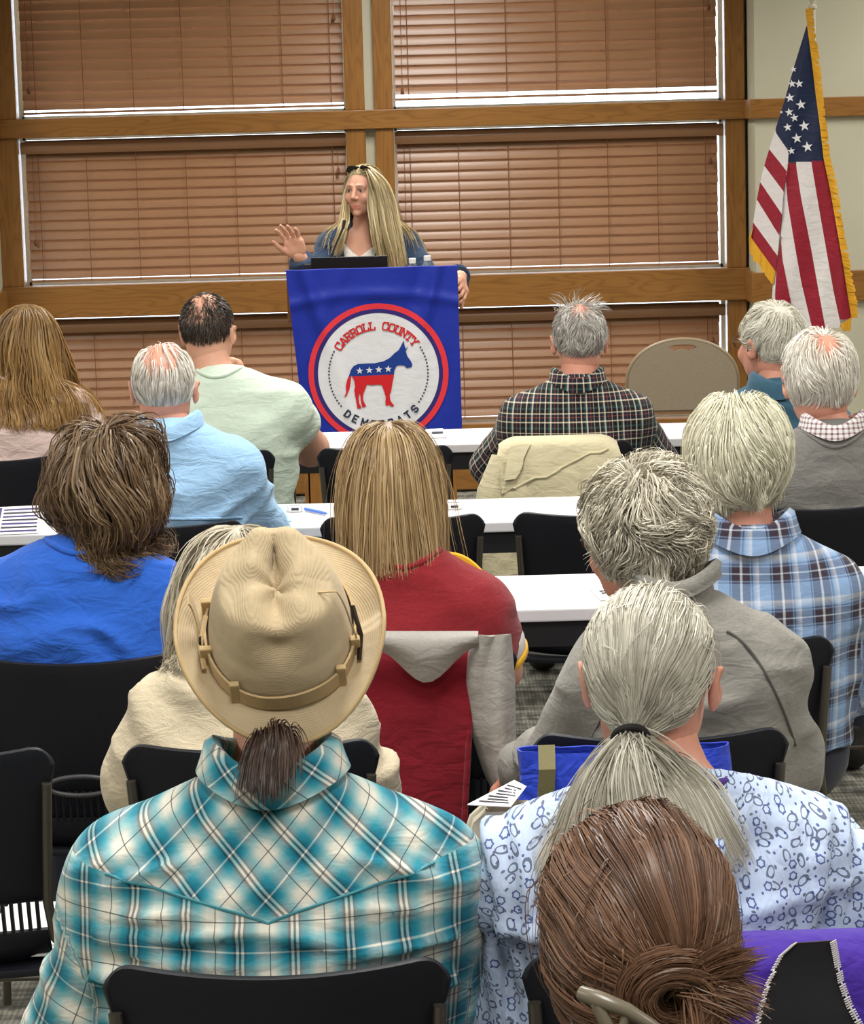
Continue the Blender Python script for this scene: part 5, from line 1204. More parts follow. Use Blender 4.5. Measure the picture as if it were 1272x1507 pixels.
for t in np.linspace(0, 1, 26):
    row = []
    for a in np.linspace(0, 2 * math.pi, 73):
        if t < .6:
            q = t / .6; k = 1 - .16 * q - .10 * q ** 4; z = HC * (1 - (1 - q) ** 1.15) * .93
        else:
            q = (t - .6) / .4; k = .74 * (1 - q) + .0005; z = HC * (.93 + .07 * math.sin(q * math.pi / 2))
        cx_, sx_ = sup(a, 2.3); x, y = CRX * k * cx_, CRY * k * sx_ * (1 - .06 * (t > .3) * abs(cx_))
        topw = min(1, max(0, (t - .36) / .24))
        z += topw * (.010 - .016 * math.exp(-(x / .014) ** 2) * math.exp(-((y - .01) / .06) ** 4) + .008 * math.exp(-((abs(x) - .030) / .014) ** 2) + .016 * max(0, y / .08))
        dent = math.exp(-((t - .50) / .10) ** 2) * math.exp(-(x / .024) ** 2) * (y < 0); y += .016 * dent; z -= .006 * dent
        x += -math.copysign(1, x) * .008 * topw * math.exp(-((y - .055) / .035) ** 2) if abs(x) > .01 else 0
        row.append((x, y, z + .002 * math.sin(5 * a + 9 * t) * t))
    P.append(row)
MB().sheet(P, -.003).build('crown', M['hatc'], hat, smooth=True, angle=80)
Gp = np.array(P)
for jx in (0.0,):          # seams that run over the crown from front to back
    for sgn in (-1, 1):
        pts = []
        for row in Gp[2:]:
            sel = row[(row[:, 1] * sgn) >= 0]
            if len(sel) and np.abs(sel[:, 0]).max() >= abs(jx): k = int(np.argmin(np.abs(sel[:, 0] - jx))); (pts.append(sel[k] + np.array([0, sgn * .001, .0012])) if not pts or np.linalg.norm(sel[k] - pts[-1]) < .013 else None)
        if len(pts) > 4: MB().tube(pts, .0013, 5).build('crown_seam', M['hatband'], hat, smooth=True)
m = MB(); P = []
for z in (.004, .011, .02, .027): P.append([((CRX + .0035 - .0008 * z / .02) * c, (CRY + .0035) * s, z + .002 * math.sin(4 * a)) for a, c, s in [(a, *sup(a, 2.15)) for a in np.linspace(0, 2 * math.pi, 65)]])
MB().sheet(P, -.003).build('band', M['hatband'], hat, smooth=True, angle=60)
for a, w in ((196, .008), (234, .006), (318, .006), (344, .006), (160, .007)):
    a = math.radians(a); c, s = sup(a, 2.15); MB().box((-w, -.004, -.002), (w, .004, .036)).build('band_loop', M['hatband'], hat, bevel=.002).location = ((CRX + .006) * c, (CRY + .006) * s, .0)
    hat.children[-1].rotation_euler = (0, 0, a + math.pi / 2)
a = math.radians(187); MB().lathe([(.001, .004), (.007, .003), (.008, 0)], 14).build('snap', M['snap'], hat, smooth=True).location = ((CRX + .009) * math.cos(a), (CRY + .009) * math.sin(a), .022); hat.children[-1].rotation_euler = (0, math.radians(-90), 0)
P = [[(-CRX - .008 - .012 * t, -.01 + .03 * math.sin(t * 2), .01 + .05 * t), (-CRX - .008 - .012 * t, .008 + .03 * math.sin(t * 2), .01 + .05 * t)] for t in np.linspace(0, 1, 7)]
MB().sheet(P, .002).build('strap_tab', M['hatband'], hat)
for s in (-1, 1):
    MB().tube([(s * (CRX + .002), .02, .03), (s * (CRX + .010), -.02, .022), (s * (CRX + .006), -.05, .014)], .0035, 6).build('chin_cord', M['snap' if s > 0 else 'hatband'], hat, smooth=True)

# woman with the grey ponytail
def gathers(V, N):
    x, z = V[:, 0], V[:, 2]; bk = V[:, 1] < .02; w = np.clip((PYK - z) / .03, 0, 1) * np.clip((z - PYK + .30) / .12, 0, 1); d = .0065 * np.sin((x - .25 * (z - PYK) * np.sign(x)) * 120 + 2 * np.sin(x * 31)) * w + .010 * np.sin((x - .4 * (z - PYK) * np.sign(x)) * 46) * w
    for z0, sl_ in ((PYK - .115, .12), (PYK - .15, -.1)): d += .010 * np.exp(-((z - z0 - sl_ * x) / .011) ** 2)
    return V + N * (d * bk)[:, None]
PYK = at(1000, 1212, 3.17)[2]
o = person('person in a light blue paisley blouse with a long grey ponytail', 3.3, 992, 1188, .226, (960, 859), mat=M['paisley'], skin='pink', seed=53, h=.0075, hyaw=-12, top_gap=.120, girth=1.12, folds=((.005, (10, 8, 7)), (.003, (14, 12, 12))), neckr=.056, neck_drop=.035,
           elbows={1: (.245, .03, .66), -1: (-.168, .02, .66)}, wrists={-1: (-.215, .27, .78), 1: (.15, .3, .62)}, hands={-1: dict(d=(.05, .8, .25), back=(-.9, .1, .3), curl=(30, 40, 30))}, arm_r=(.064, .056, .034), lowfold=gathers, droop=.022)
neckring(o, M['purple'], r=(.078, .084), t=.006, dz=-.014)
pony = o; tie = o.loc(944, 1068, -.155 + .06); tie = o.C + o.R @ np.array([-.012, -.112, -.060])
GP = [(136, 131, 118), (178, 173, 157), (214, 210, 194), (196, 191, 174), (154, 149, 134)]
sets = [pulled(o.C, o.R, 6800, (-.10, -.93, -.62), seed=54, end=tie, thick=(.03, .13), sag=.02, clump=(170, .7), nz=.004, steps=10, mask=lambda d: hairline(d, back=-.78)),
        tail(tie, 3600, (.17, .22), (.02, -.30, -.55), .12, 14, .10, o.sh, 55, .007, (130, .45), fan=np.array([2.0, .0, .0])),
        tail(tie, 900, (.10, .16), (.0, -.55, -.30), .25, 12, .22, o.sh, 56, .006, (50, .4)),
        grow(o.C, o.R, 150, (.05, .10), 8, g=.15, thick=(.10, .16), lift=.1, nz=.5, clump=(60, .1), seed=57, hug=.8)]
add_hair(o.root, o.C, o.R, sets, .00135, GP, 54, lambda d: hairline(d, back=-.72), tw=.4)
M['elastic'] = plain('black_elastic', (20, 20, 22), .8)
MB().tube([tie + np.array([.020 * math.cos(a), -.002 - .010 * math.sin(a), .004 + .015 * math.sin(a)]) for a in np.linspace(0, 2 * math.pi, 20, endpoint=False)], .005, 8, True).build('hair_tie', M['elastic'], o.root, smooth=True, angle=80)

# nearest the camera: brown hair gathered in a claw clip
M['darktop'] = fabric('dark_top', (44, 40, 52), .9)
o = person('person with brown hair gathered into a claw clip, nearest the camera', 2.2, 930, 1640, .20, (934, 1178), mat=M['darktop'], skin='fair', seed=61, hs=1.03, top_gap=.126, ears=False)
BN = [(64, 43, 32), (94, 66, 49), (126, 94, 73), (80, 56, 42)]
bc_ = o.loc(992, 1446, -.085)
wide = lambda d: hairline(d, back=-.86, side=-.78)
sets = [pulled(o.C, o.R, 8200, (.36, -.92, -.32), s=1.03, seed=62, end=bc_, thick=(.04, .17), sag=.04, clump=(200, .75), nz=.004, mask=wide, steps=11)]
rg = np.random.default_rng(63); n = 2600; ph = rg.random(n) * 6.28; arc = rg.uniform(2.6, 5.2, n); rad = rg.uniform(.010, .042, n); dep = rg.uniform(-.004, .034, n) * (1 - ((rad - .024) / .022) ** 2).clip(.15, 1); tl = np.linspace(0, 1, 13)
A = ph[:, None] + arc[:, None] * tl[None]; rr_ = rad[:, None] * (1 + .35 * (tl[None] - .5) * rg.uniform(-1, 1, n)[:, None]); P = np.stack([rr_ * np.cos(A) * 1.15, -dep[:, None] - .010 * np.sin(A * .5 + ph[:, None]), rr_ * np.sin(A) * .9], 2)
P = bc_ + np.array([0, .004, -.006]) + P; gi = rg.choice(n, 50, replace=False); near = ((P[:, 0][:, None] - P[gi][:, 0][None]) ** 2).sum(2).argmin(1); P = P + (P[gi][near] - P) * .35
sets.append((P, rg.random(50)[near]))
for d0, fan_, nn, sd in (((.75, -.25, .9), (.12, 0, .1), 420, 64), ((.8, -.3, -.35), (.1, 0, .35), 420, 65), ((.4, -.4, -.8), (.5, 0, .1), 520, 66)):
    sets.append(tail(bc_ + np.array([.015, -.014, .004]), nn, (.035, .062), d0, .10, 10, .05 if sd < 66 else .2, None, sd, .007, (16, .6), fan=np.array(fan_)))
sets.append(grow(o.C, o.R, 60, (.06, .12), 9, g=.3, thick=(.16, .19), lift=.05, nz=.3, clump=(60, .1), seed=67, s=1.03, hug=.9))
add_hair(o.root, o.C, o.R, sets, .0011, BN, 62, wide, s=1.03, tw=.28)
M['clip'] = plain('olive_grey_clip', (112, 104, 88), .3)
cl = empty('hair_clip'); cl.parent = o.root; cl.location = bc_ + np.array([-.030, -.030, -.012]); cl.rotation_euler = (0, math.radians(12), 0)
MB().tube([(-.048, .004, .004), (-.035, -.008, .005), (-.012, -.012, .002), (.012, -.012, -.008), (.03, -.008, -.018)], [.0065, .0075, .0062, .0052, .004], 10).build('clip_arm', M['clip'], cl, smooth=True, angle=80)
MB().tube([(-.036, -.008, .003), (-.026, -.012, -.012), (-.014, -.010, -.032), (-.006, -.006, -.05)], [.006, .0058, .005, .004], 10).build('clip_arm', M['clip'], cl, smooth=True, angle=80)
MB().tube([(-.012, -.012, .0), (-.012, -.014, -.018), (-.018, -.012, -.024)], [.004, .004, .003], 8).build('clip_tooth', M['clip'], cl, smooth=True, angle=80)

# ------------------------------------------------------------------ the speaker
def front_open(P, Zs, nb):
    w = .052 + .035 * np.clip((P[:, 2] - (Zs - .16)) / .16, 0, 1) + .0 * P[:, 0]; return np.maximum(np.abs(P[:, 0] - .01) - w, -(P[:, 1] - .02))
Ys = 11.4
spk_rz = math.pi - .22
_p0 = at(541, 342, Ys); _Rz = np.array(Matrix.Rotation(-spk_rz, 3, 'Z')); sl = lambda px, py, Y: _Rz @ (at(px, py, Y) - np.array([_p0[0], Ys, 0]))
wR = sl(441, 377, 11.20); fR = sl(420, 342, 11.12); eR = sl(463, 428, 11.28); wL = sl(677, 408, 11.02); eL = sl(636, 428, 11.30); fL = sl(686, 428, 10.90)
o = person('standing person with long blonde hair in a denim jacket, gesturing behind the lectern', Ys, 541, 342, .205, (537, 238), mat=M['denim'], skin='fair', seed=71, rz=spk_rz, seat=False, hip=(0, 0, .92), hyaw=-13, hs=.91, top_gap=.128, face=True, h=.0085, cutf=front_open, shirtname='denim_jacket',
           elbows={1: eR, -1: eL}, wrists={1: wR, -1: wL}, hands={1: dict(d=_Rz @ np.array([-.05, -.02, .13]), back=_Rz @ np.array([.35, .9, .1]), curl=(8, 12, 10), spread=9, s=1.0), -1: dict(d=fL - wL, back=_Rz @ np.array([.9, -.1, .35]), curl=(28, 34, 24), s=1.05)}, hy=.03, inflate=.016, folds=((.004, (10, 10, 16)),))
spk = o; Zs = o.Zs
def topf(P):
    d = o.sh(P, .002); d = np.maximum(d, np.abs(P[:, 0]) - .135); d = np.maximum(d, P[:, 2] - (Zs - .098 + .75 * np.abs(P[:, 0] - .01) + .4 * np.maximum(0, .03 - P[:, 1]))); return np.maximum(d, .85 - P[:, 2])
V, F = surf(topf, (-.16, -.2, .82), (.16, .2, Zs + .1), .009); link('white_top', mesh_np('white_top', V, F), M['whitetop'], o.root)
def on_front(pts, off=.004):
    out = []
    for x, z in pts:
        yy = np.linspace(.3, -.1, 200); f = o.sh(np.stack([np.full(200, x), yy, np.full(200, z)], 1).astype(np.float32)); i = int(np.argmax(f < 0)); out.append(np.array((x, float(yy[i]) + off, z)))
    return out
M['denimd'] = fabric('denim_seam', (28, 44, 66), .9, .1)
for s in (-1, 1):
    xe = lambda z: .01 + s * (.052 + .035 * min(1, max(0, (z - (Zs - .16)) / .16)) + .008)
    MB().tube(on_front([(xe(z), z) for z in np.linspace(Zs - .02, Zs - .36, 16)], .003), .006, 6).build('placket', M['denimd'], o.root, smooth=True, angle=80)
    # collar leaf
    a, b, c, d = (xe(Zs) - s * .01, Zs + .035), (xe(Zs) - s * .008, Zs - .055), (xe(Zs) + s * .062, Zs - .045), (xe(Zs) + s * .045, Zs + .02)
    G = []
    for t in np.linspace(0, 1, 6): G.append(on_front([((a[0] + (d[0] - a[0]) * q) * (1 - t) + (b[0] + (c[0] - b[0]) * q) * t, (a[1] + (d[1] - a[1]) * q) * (1 - t) + (b[1] + (c[1] - b[1]) * q) * t) for q in np.linspace(0, 1, 6)], .010))
    MB().sheet(G, .004).build('collar', M['denim'], o.root, smooth=True, angle=60)
    G = [on_front([(s * (.095 + .075 * q), Zs - .135 - .035 * t) for q in np.linspace(0, 1, 6)], .006) for t in np.linspace(0, 1, 4)]
    MB().sheet(G, .003).build('pocket_flap', M['denimd'], o.root)
for z in (Zs - .13, Zs - .22):
    p = on_front([(-.01 - .062 + .008, z)], .008)[0]; b = MB().lathe([(.0085, 0), (.0085, .002), (.006, .004)], 14).build('button', M['whitetop'], o.root, smooth=True); b.location = p; b.rotation_euler = (math.radians(-90), 0, 0)
BL = [(132, 112, 76), (176, 156, 112), (208, 190, 148), (158, 138, 98), (196, 176, 132)]
spm = lambda d: hairline(d, back=-.7, front=.50, side=-.2)
def lock(pts, rad, n, seed, flat=.5, taper=.6):
    rg = np.random.default_rng(seed); G = np.array(pts, float); k = 18; tt = np.linspace(0, len(G) - 1, k); C_L = np.stack([np.interp(tt, range(len(G)), G[:, i]) for i in range(3)], 1)
    for _ in range(3): C_L[1:-1] = (C_L[:-2] + C_L[1:-1] * 2 + C_L[2:]) / 4
    rr = np.interp(tt, range(len(G)), rad)[None, :, None]; a = rg.normal(size=(n, 1, 3)) * np.array([.55, flat, .2]); cl = rg.integers(0, 40, n); a = a * .6 + (rg.normal(size=(40, 1, 3)) * np.array([.55, flat, .2]))[cl] * .7
    t = np.linspace(0, 1, k)[None, :, None]; P = C_L[None] + a * rr + .004 * np.sin(t * 9 + rg.random((n, 1, 1)) * 6) * t
    P[..., 2] -= rg.uniform(-.02, .03, (n, 1)) * t[..., 0]; return P, rg.random(40)[cl]
hl = lambda px, py, Y: sl(px, py, Y)
sets = [grow(o.C, o.R, 2600, (.38, .46), 16, g=.34, thick=(.03, .14), lift=.05, nz=.05, nf=10, wave=(.003, 22), clump=(140, .4), body=o.sh, seed=72, s=.91, crown=(.1, .75, .8), comb=(0, -1.0, .2), mask=lambda d: spm(d), cut=o.C[2] - .30),
        lock([hl(541, 246, 11.33), hl(558, 266, 11.29), hl(567, 300, 11.29), hl(574, 340, 11.24), hl(581, 372, 11.22), hl(585, 396, 11.22)], [.010, .026, .033, .032, .030, .028], 1100, 73, .5),
        lock([hl(548, 262, 11.31), hl(549, 300, 11.27), hl(556, 345, 11.22), hl(562, 378, 11.22)], [.008, .016, .016, .010], 240, 74, .4),
        lock([hl(520, 254, 11.34), hl(509, 280, 11.34), hl(508, 312, 11.31), hl(505, 336, 11.22), hl(494, 366, 11.22)], [.005, .008, .012, .016, .016], 260, 75, .4)]
add_hair(o.root, o.C, o.R, sets, .0038, BL, 72, spm, s=.91, tip=.2)
M['lens'] = plain('dark_lens', (26, 24, 24), .1); T = lambda x, y, z: o.C + o.R @ (np.array([x, y, z]) * .91)
sg = empty('sunglasses'); sg.parent = o.root
for sx in (-1, 1):
    ring = [T(sx * (.034 + .027 * math.cos(a)), .050 + .014 * math.sin(a) - .010 * abs(math.cos(a)), .100 + .014 * math.sin(a) - .01 * (abs(.034 + .027 * math.cos(a)) / .06) ** 2) for a in np.linspace(0, 2 * math.pi, 20, endpoint=False)]
    MB().tube(ring, .0028, 6, True).build('rim', M['elastic'], sg, smooth=True, angle=80)
    MB().add([np.mean(ring, 0)] + ring, [(0, k + 1, (k + 1) % 20 + 1) for k in range(20)]).build('lens', M['lens'], sg)
    MB().tube([T(sx * .062, .044, .094), T(sx * .084, .01, .075), T(sx * .088, -.03, .05)], .0025, 6).build('temple', M['elastic'], sg, smooth=True, angle=80)
MB().tube([T(-.009, .056, .104), T(0, .060, .107), T(.009, .056, .104)], .0025, 6).build('bridge', M['elastic'], sg, smooth=True, angle=80)

# ------------------------------------------------------------------ things on the lectern
ly = lz - .165
lp = empty('laptop', (at(515, 388, 10.98)[0], 10.98, ly), .0, label='black laptop open on the lectern', cat='laptop')
lw_ = (at(571, 388, 10.98)[0] - at(459, 388, 10.98)[0]) / 2
MB().box((-lw_, -.03, .0), (lw_, .19, .014)).build('base', M['blackmetal'], lp, bevel=.004)
q = MB().box((-lw_, -.004, .0), (lw_, .004, .197)).build('screen_lid', M['blackmetal'], lp, bevel=.003); q.location = (0, -.03, .012); q.rotation_euler = (math.radians(12), 0, 0)
mc = at(454, 388, 10.95); mic = empty('gooseneck_microphone', (mc[0], 10.95, ly), label='thin black gooseneck microphone on the lectern', cat='microphone')
MB().box((-.019, -.03, 0), (.019, .03, .178)).build('base', M['blackmetal'], mic, bevel=.004)
pa, pb = at(484, 389, 10.95), at(505, 336, 11.0); mo = np.array([mc[0], 10.95, ly])
MB().tube([np.array([.01, 0, .12]), np.array([.05, 0, .10]), pa - mo, (pa + pb) / 2 - mo + np.array([-.004, 0, .0]), pb - mo], .004, 8).build('stem', M['elastic'], mic, smooth=True, angle=80)
MB().tube([pb - mo, pb - mo + np.array([.006, .012, .03])], [.006, .007], 10).build('capsule', M['elastic'], mic, smooth=True, angle=60)
for px, py, Yb, lab in ((607, 380, 10.92, 'small water bottle on the lectern, the one nearer the speaker'), (629, 376, 10.92, 'small water bottle on the lectern near its right corner')):
    c = at(px, py, Yb); b = empty('water_bottle', (c[0], Yb, ly), label=lab, cat='bottle', group='water bottles on the lectern'); hh = c[2] - ly
    MB().lathe([(.026, 0), (.031, .006), (.031, hh * .3), (.029, hh * .36), (.031, hh * .42), (.031, hh - .062), (.024, hh - .04), (.0125, hh - .022), (.0125, hh - .012)], 20).build('bottle_body', M['bottle'], b, smooth=True, angle=60)
    MB().lathe([(.0145, hh - .020), (.0145, hh - .002), (.012, hh)], 18).build('cap', M['paper'], b, smooth=True, angle=40)

# ------------------------------------------------------------------ clothes hung over chairs
def drape(cx, Yb, prof, name, mat, label, cat, seed, zt=.832, lower=.42, fr=.35, back=.03, fold=(.010, 22), nu=41, rc=0.0):
    """cloth over a chair back: prof(t) -> (left,right) edge at back-drop fraction t"""
    root = empty(name, (cx, Yb, 0), label=label, cat=cat); P = []
    for t in np.linspace(-.28, 1, 40):
        row = []
        l, r = prof(max(0, t))
        for s in np.linspace(0, 1, nu):
            x = l + (r - l) * s; w = min(1, max(0, t) * 2.5)
            f = fold[0] * w * math.sin(x * fold[1] + 2.3 * math.sin(t * 2 + seed) + seed) + fold[0] * .6 * w * math.sin(x * fold[1] * 2.1 - t * 3 + seed * 2)
            if t >= 0: row.append((x, -back - .035 * min(1, t * 4) ** .5 - abs(f) - .012 * t - .5 * max(0, .0), zt + .004 * math.cos(x * 9) - lower * t - rc * max(0, (abs(2 * s - 1) - .7) / .3) ** 2 * (1 - min(1, t))))
            else: a = -t / .28; row.append((x, -back + .05 * math.sin(min(1, a * 3) * 1.57) + .02 * a, zt + .012 * math.sin(min(1, a * 3) * 3.14) - .07 * max(0, a - .3) - rc * max(0, (abs(2 * s - 1) - .7) / .3) ** 2))
        P.append(row)
    MB().sheet(P, .004).build('cloth', mat, root, smooth=True, angle=60); return root, np.array(P)
def on_drape(P, u, t): i = int(round((t + .28) / 1.28 * (len(P) - 1))); j = int(round(u * (P.shape[1] - 1))); return P[min(max(i, 0), len(P) - 1), min(max(j, 0), P.shape[1] - 1)]
M['khaki'] = fabric('khaki_cotton', (204, 194, 160), .9, .04, wr=.3)
kx = at(820, 690, 8.1)[0]
kd, KP = drape(kx, 8.10, lambda t: (-.172 - .045 * min(1, t * 2.2) ** .7, .18 + .04 * min(1, t * 2.2) ** .7), 'jacket', M['khaki'], 'khaki jacket hung over the chair of the plaid-shirted man', 'jacket', 3, fold=(.011, 24), rc=.022)
off = np.array([0, -.006, 0])
MB().tube([on_drape(KP, .08, .10) + off] + [on_drape(KP, .1 + .8 * q, .34 - .30 * q) + off for q in np.linspace(0, 1, 12)], .004, 6).build('seam', M['khaki'], kd, smooth=True)
MB().sheet([[on_drape(KP, .1 + .18 * s * (1 - .6 * t), .02 + .22 * t) + off * (1.5 + 1.2 * t) for s in np.linspace(0, 1, 5)] for t in np.linspace(0, 1, 6)], .004).build('collar', M['khaki'], kd, smooth=True)
MB().tube([on_drape(KP, .02, .03) + np.array([0, .01, -.02]), on_drape(KP, .03, .3) + np.array([-.005, .02, 0]), on_drape(KP, .03, .62) + np.array([-.01, .02, 0]), on_drape(KP, .05, .95) + np.array([0, .02, 0])], [.03, .042, .044, .04], 14).build('sleeve', M['khaki'], kd, smooth=True, angle=80)
# maroon hooded jacket with grey hood and sleeves
M['hgrey'] = fabric('grey_sweatshirt', (164, 160, 154), .95, .08, vscale=150, wr=.2); M['hmaroon'] = fabric('maroon_sweatshirt', (124, 18, 34), .95, .08, wr=.25)
hx = at(632, 1000, 4.95)[0]
hd, HP_ = drape(hx, 4.95, lambda t: (-.20 - .02 * t, .082 - .035 * t), 'hooded_jacket', M['hmaroon'], 'maroon jacket with grey hood and sleeves over the blonde woman\'s chair', 'jacket', 6, lower=.46, fold=(.007, 20))
hp = lambda px, py, Y=4.87: at(px, py, Y) - np.array([hx, 4.95, 0])
G = []
for t in np.linspace(0, 1, 9):
    row = []
    for s in np.linspace(0, 1, 17):
        px = 520 + 184 * s; edge = 938 + 4 * s + (58 * math.exp(-((px - 628) / 46) ** 2) + 10 * (1 - s)) * t * 1.0; row.append(hp(px, 936 + (edge - 936) * t - 3 * (t == 0), 4.875 - .022 * math.sin(t * 3.14) - .012 * t))
    G.append(row)
MB().sheet(G, .006).build('hood', M['hgrey'], hd, smooth=True, angle=60)
G = []
for t in np.linspace(0, 1, 18):
    y0 = 936 + 232 * t; l = np.interp(t, [0, .1, .3, .6, .85, 1], [706, 694, 690, 697, 715, 732]); r = np.interp(t, [0, .3, .6, 1], [748, 754, 755, 757]); G.append([hp(l + (r - l) * s, y0 - 3 * s, 4.90 - .050 * math.sin(max(.0, min(1, s)) * 3.14) ** .6 - .010 * math.sin(s * 9 + t * 4)) for s in np.linspace(0, 1, 13)])
MB().sheet(G, .006).build('sleeve', M['hgrey'], hd, smooth=True, angle=60)
G = []
for t in np.linspace(0, 1, 12):
    y0 = 945 + 270 * t; G.append([hp(520 + (12 - 4 * t) + s * 8, y0, 4.88) for s in (0, .5, 1)])
MB().tube([HP_[9, -1] + np.array([0, -.004, 0]), HP_[20, -1] + np.array([0, -.004, 0]), HP_[30, -1] + np.array([0, -.004, 0]), HP_[39, -1] + np.array([0, -.004, 0])], .006, 8).build('hem', M['hmaroon'], hd, smooth=True)
# purple and black jacket
M['vio'] = fabric('violet_fleece', (66, 36, 150), .85, .06, wr=.3); M['blk'] = fabric('black_stretch_cloth', (24, 24, 28), .8, .08); M['stitch'] = plain('white_stitch', (206, 202, 205), .8)
vx = at(1060, 1400, 3.05)[0]
vd, VP = drape(vx, 3.05, lambda t: (-.075, .235), 'sport_jacket', M['vio'], 'purple and black jacket with white stitching on the foreground chair', 'jacket', 9, zt=.838, lower=.40, fold=(.006, 18))
def onv(px, py, off=.004):
    x = at(px, py, 3.0)[0] - vx; z = at(px, py, 3.0)[2]; t = max(0, (.838 - z) / .40); u = (x + .075) / .31; q = on_drape(VP, min(1, max(0, u)), t); return np.array([x, q[1] - off, z])
LE = [(1168, 1388), (1150, 1404), (1130, 1440), (1116, 1475), (1106, 1520), (1100, 1560)]; RE = [(1226, 1384), (1231, 1410), (1236, 1440), (1246, 1470), (1262, 1500), (1290, 1540)]
MB().sheet([[onv(l[0] + (r[0] - l[0]) * s, l[1] + (r[1] - l[1]) * s, .012) for s in np.linspace(0, 1, 9)] for l, r in zip(LE, RE)][::-1], .003).build('black_panel', M['blk'], vd, smooth=True)
for E2 in (LE, RE):
    sm = [(np.interp(t, range(6), [p[0] for p in E2]), np.interp(t, range(6), [p[1] for p in E2])) for t in np.linspace(0, 5, 46)]; m = MB()
    for i in range(45):
        a, b = onv(*sm[i], .015), onv(*sm[i + 1], .015); m.tube([a, a + (b - a) * .7], .0012, 5); e = np.array([.0035, 0, .002]); m.tube([a - e, a + e], .001, 4)
    m.build('stitching', M['stitch'], vd, kind='stuff')
# blue bag hung on the grey pullover's chair
M['bag'] = fabric('blue_nylon', (32, 62, 190), .6, .06, wr=.4); M['olive'] = fabric('olive_webbing', (108, 102, 68), .9, .08, vscale=300)
bx = at(918, 1120, 4.13); bz = at(918, 1099, 4.13)[2]; bg_ = empty('tote_bag', (bx[0], 4.13, 0), label='bright blue bag with an olive strap hanging on a chair back', cat='bag')
hwb = (at(1080, 1110, 4.13)[0] - at(762, 1110, 4.13)[0]) / 2
P = []
for t in np.linspace(0, 1, 14):
    row = []
    for a in np.linspace(0, 2 * math.pi, 49):
        c, s = sup(a, 4); row.append((hwb * c * (.96 + .06 * t) + .004 * math.sin(9 * t + 4 * a), (.022 + .022 * math.sin(t * 3.14)) * s + .006 * math.sin(13 * c + 3 * t), bz - .006 * (1 - abs(c)) - .30 * t))
    P.append(row)
MB().sheet(P, .003).build('bag_body', M['bag'], bg_, smooth=True, angle=70)
sxp = at(807, 1100, 4.06)[0] - bx[0]
MB().sheet([[(sxp - .013 + q * .026 - .02 * t, -.058 + .05 * (t < .08), bz + .006 - .29 * t) for q in (0, 1)] for t in np.linspace(0, 1, 12)], .003).build('strap', M['olive'], bg_)
# tan handbag and printed sheet held at the ponytailed woman's side
M['tan'] = plain('tan_vinyl', (196, 186, 166), .55, var=.05)
tb = at(716, 1240, 3.64); tg = empty('handbag', (tb[0], 3.66, 0), label='pale tan bag with a rounded edge beside the paisley sleeve', cat='bag'); z1 = at(716, 1187, 3.64)[2]
G = [[(-.026 * math.sqrt(max(0, 1 - (2 * t - 1) ** 4)) + .06 * s, .03 * (2 * q - 1), z1 - .005 - .22 * t) for q in np.linspace(0, 1, 2) for s in ([0, .5, 1] if q == 0 else [1, .5, 0])] for t in np.linspace(0, 1, 16)]
G = [r + [r[0]] for r in G]; MB().sheet(G).build('bag_body', M['tan'], tg, smooth=True, angle=60)
MB().tube([(r[0][0], 0, r[0][2]) for r in G], .006, 8).build('piping', M['tan'], tg, smooth=True)
def paper(name, pts, Y=None, z=None, label=None, cat='paper', mat=None, th=.0012, lines=()):
    Q = [at(px, py, Y=yy) if yy is not None else at(px, py, z=z) for px, py, yy in pts]; c = np.mean(Q, 0); r = empty(name, c, label=label, cat=cat); V = [q - c for q in Q]; up = np.array([0, 0, th])
    MB().add(V + [v + up for v in V], [(3, 2, 1, 0), (4, 5, 6, 7), (0, 1, 5, 4), (1, 2, 6, 5), (2, 3, 7, 6), (3, 0, 4, 7)]).build('sheet', mat or M['paper'], r)
    for a0, b0, a1, b1, mt in lines:
        f = lambda a, b: (V[0] * (1 - a) + V[1] * a) * (1 - b) + (V[3] * (1 - a) + V[2] * a) * b + up * 1.6
        MB().add([f(a0, b0), f(a1, b0), f(a1, b1), f(a0, b1)], [(0, 1, 2, 3)]).build('print', mt, r)
    return r
tl_ = [(.12 + .1 * (k % 2), .12 + .11 * k, .9 - .08 * (k % 3), .16 + .11 * k, M['ink']) for k in range(7)]
paper('printed_sheet', [(688, 1185, 3.60), (752, 1188, 3.58), (775, 1158, 3.72), (757, 1149, 3.74)], label='white printed sheet held out beside the paisley blouse', lines=tl_)
ZT = .7415
M['cyan'] = plain('cyan_paper', (168, 224, 236), .8, var=.01); M['viol'] = plain('violet_ink', (64, 52, 112), .8)
N4 = [None] * 4
def tp(name, px, label, cat='paper', mat=None, lines=(), th=.0012): return paper(name, [(a, b, None) for a, b in px], z=ZT, label=label, cat=cat, mat=mat, lines=lines, th=th)
nl = [(.02, .04, .22, .5, M['viol']), (.24, .04, .30, .96, M['viol'])] + [(.34, .06 + .13 * k, .97, .12 + .13 * k, M['ink' if k % 2 else 'viol']) for k in range(7)]
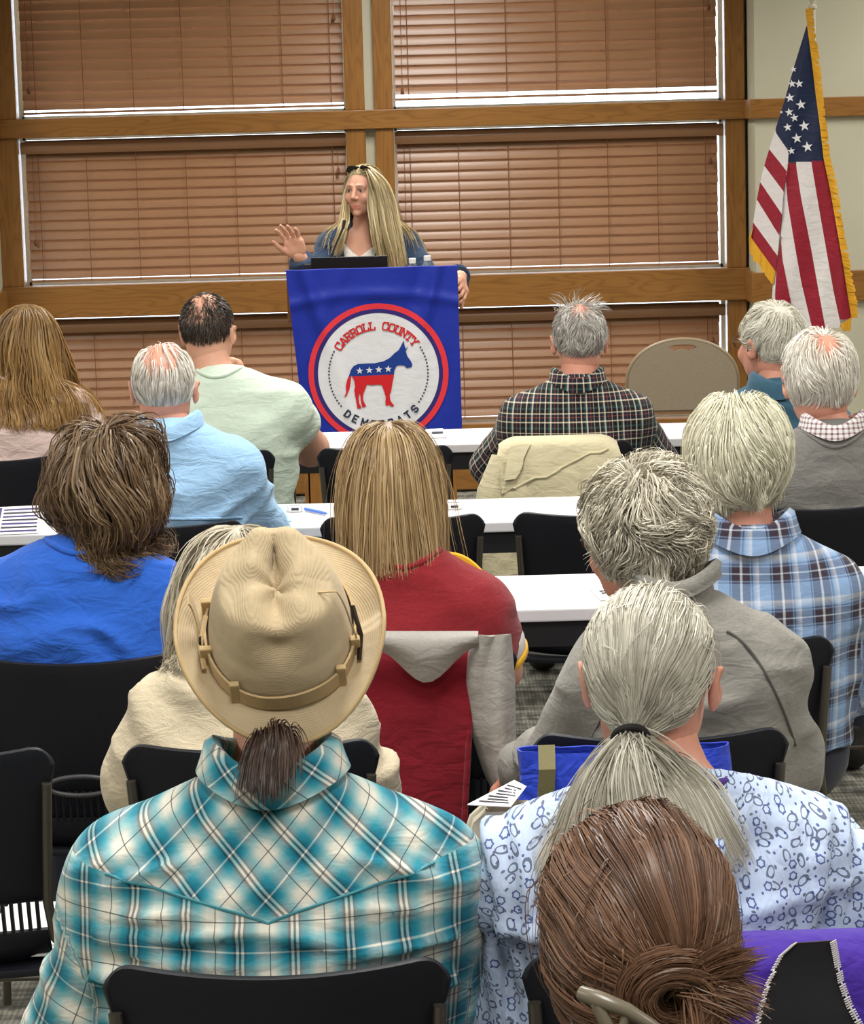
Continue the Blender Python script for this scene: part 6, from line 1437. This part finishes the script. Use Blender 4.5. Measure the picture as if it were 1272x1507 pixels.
tp('newsletter', [(-30, 788), (56, 785), (60, 744), (-20, 748)], 'printed newsletter lying on the table at the left edge', lines=nl)
tp('note_paper', [(391, 772), (429, 767), (417, 745), (381, 749)], 'pale cyan note paper on the middle table', mat=M['cyan'])
tp('label_sheets', [(622, 646), (658, 644), (652, 633), (628, 634)], 'small stack of white labels on the front table', lines=[(.35, .3, .9, .5, M['ink'])], th=.006)
tp('leaflet', [(884, 884), (920, 880), (902, 866), (868, 868)], 'white leaflet lying on the nearest table by the curly-haired person', lines=[(.3, .5, .9, .62, M['ink']), (.3, .7, .9, .8, M['ink'])])
def pen(a, b, rgb, label):
    A, B = at(*a, z=ZT + .005), at(*b, z=ZT + .005); r = empty('pen', A, label=label, cat='pen'); d = B - A; m = plain('pen_plastic', rgb, .35)
    MB().tube([0 * d, d * .03, d * .72], [.0035, .0045, .0045], 10).build('barrel', m, r, smooth=True, angle=50); MB().tube([d * .72, d * .9, d], [.0045, .0035, .001], 10).build('tip', m, r, smooth=True, angle=50)
pen((449, 749), (482, 756), (64, 120, 214), 'light blue pen on the middle table beside the blonde hair'); pen((390, 765), (378, 746), (52, 56, 64), 'dark pen lying on the cyan note paper')
for px, py, rr, lab in ((434, 752, .022, 'white roll of tape lying between the cyan note and blue pen'), (668, 748, .024, 'white roll of stickers on the table right of the blonde hair')):
    c = at(px, py, z=ZT); r = empty('tape_roll', c, label=lab, cat='tape roll'); n = 28
    MB().lathe([(rr * .72, .0), (rr, .0), (rr, .016), (rr * .72, .016), (rr * .72, .0)], n).build('tape', M['paper'], r, smooth=True, angle=40); MB().box((-.008, -rr - .0008, .005), (.012, -rr + .001, .011)).build('print', M['ink'], r)
c = at(82, 1300, 4.5); 
r = empty('paper_stack', (c[0] - .045, 4.45, .457), label='white papers on the seat of the chair at the left edge', cat='paper')
MB().box((-.06, -.14, 0), (.06, .14, .004)).build('sheet', M['paper'], r); MB().box((-.052, -.10, .004), (.066, .15, .008)).build('sheet', M['paper'], r)
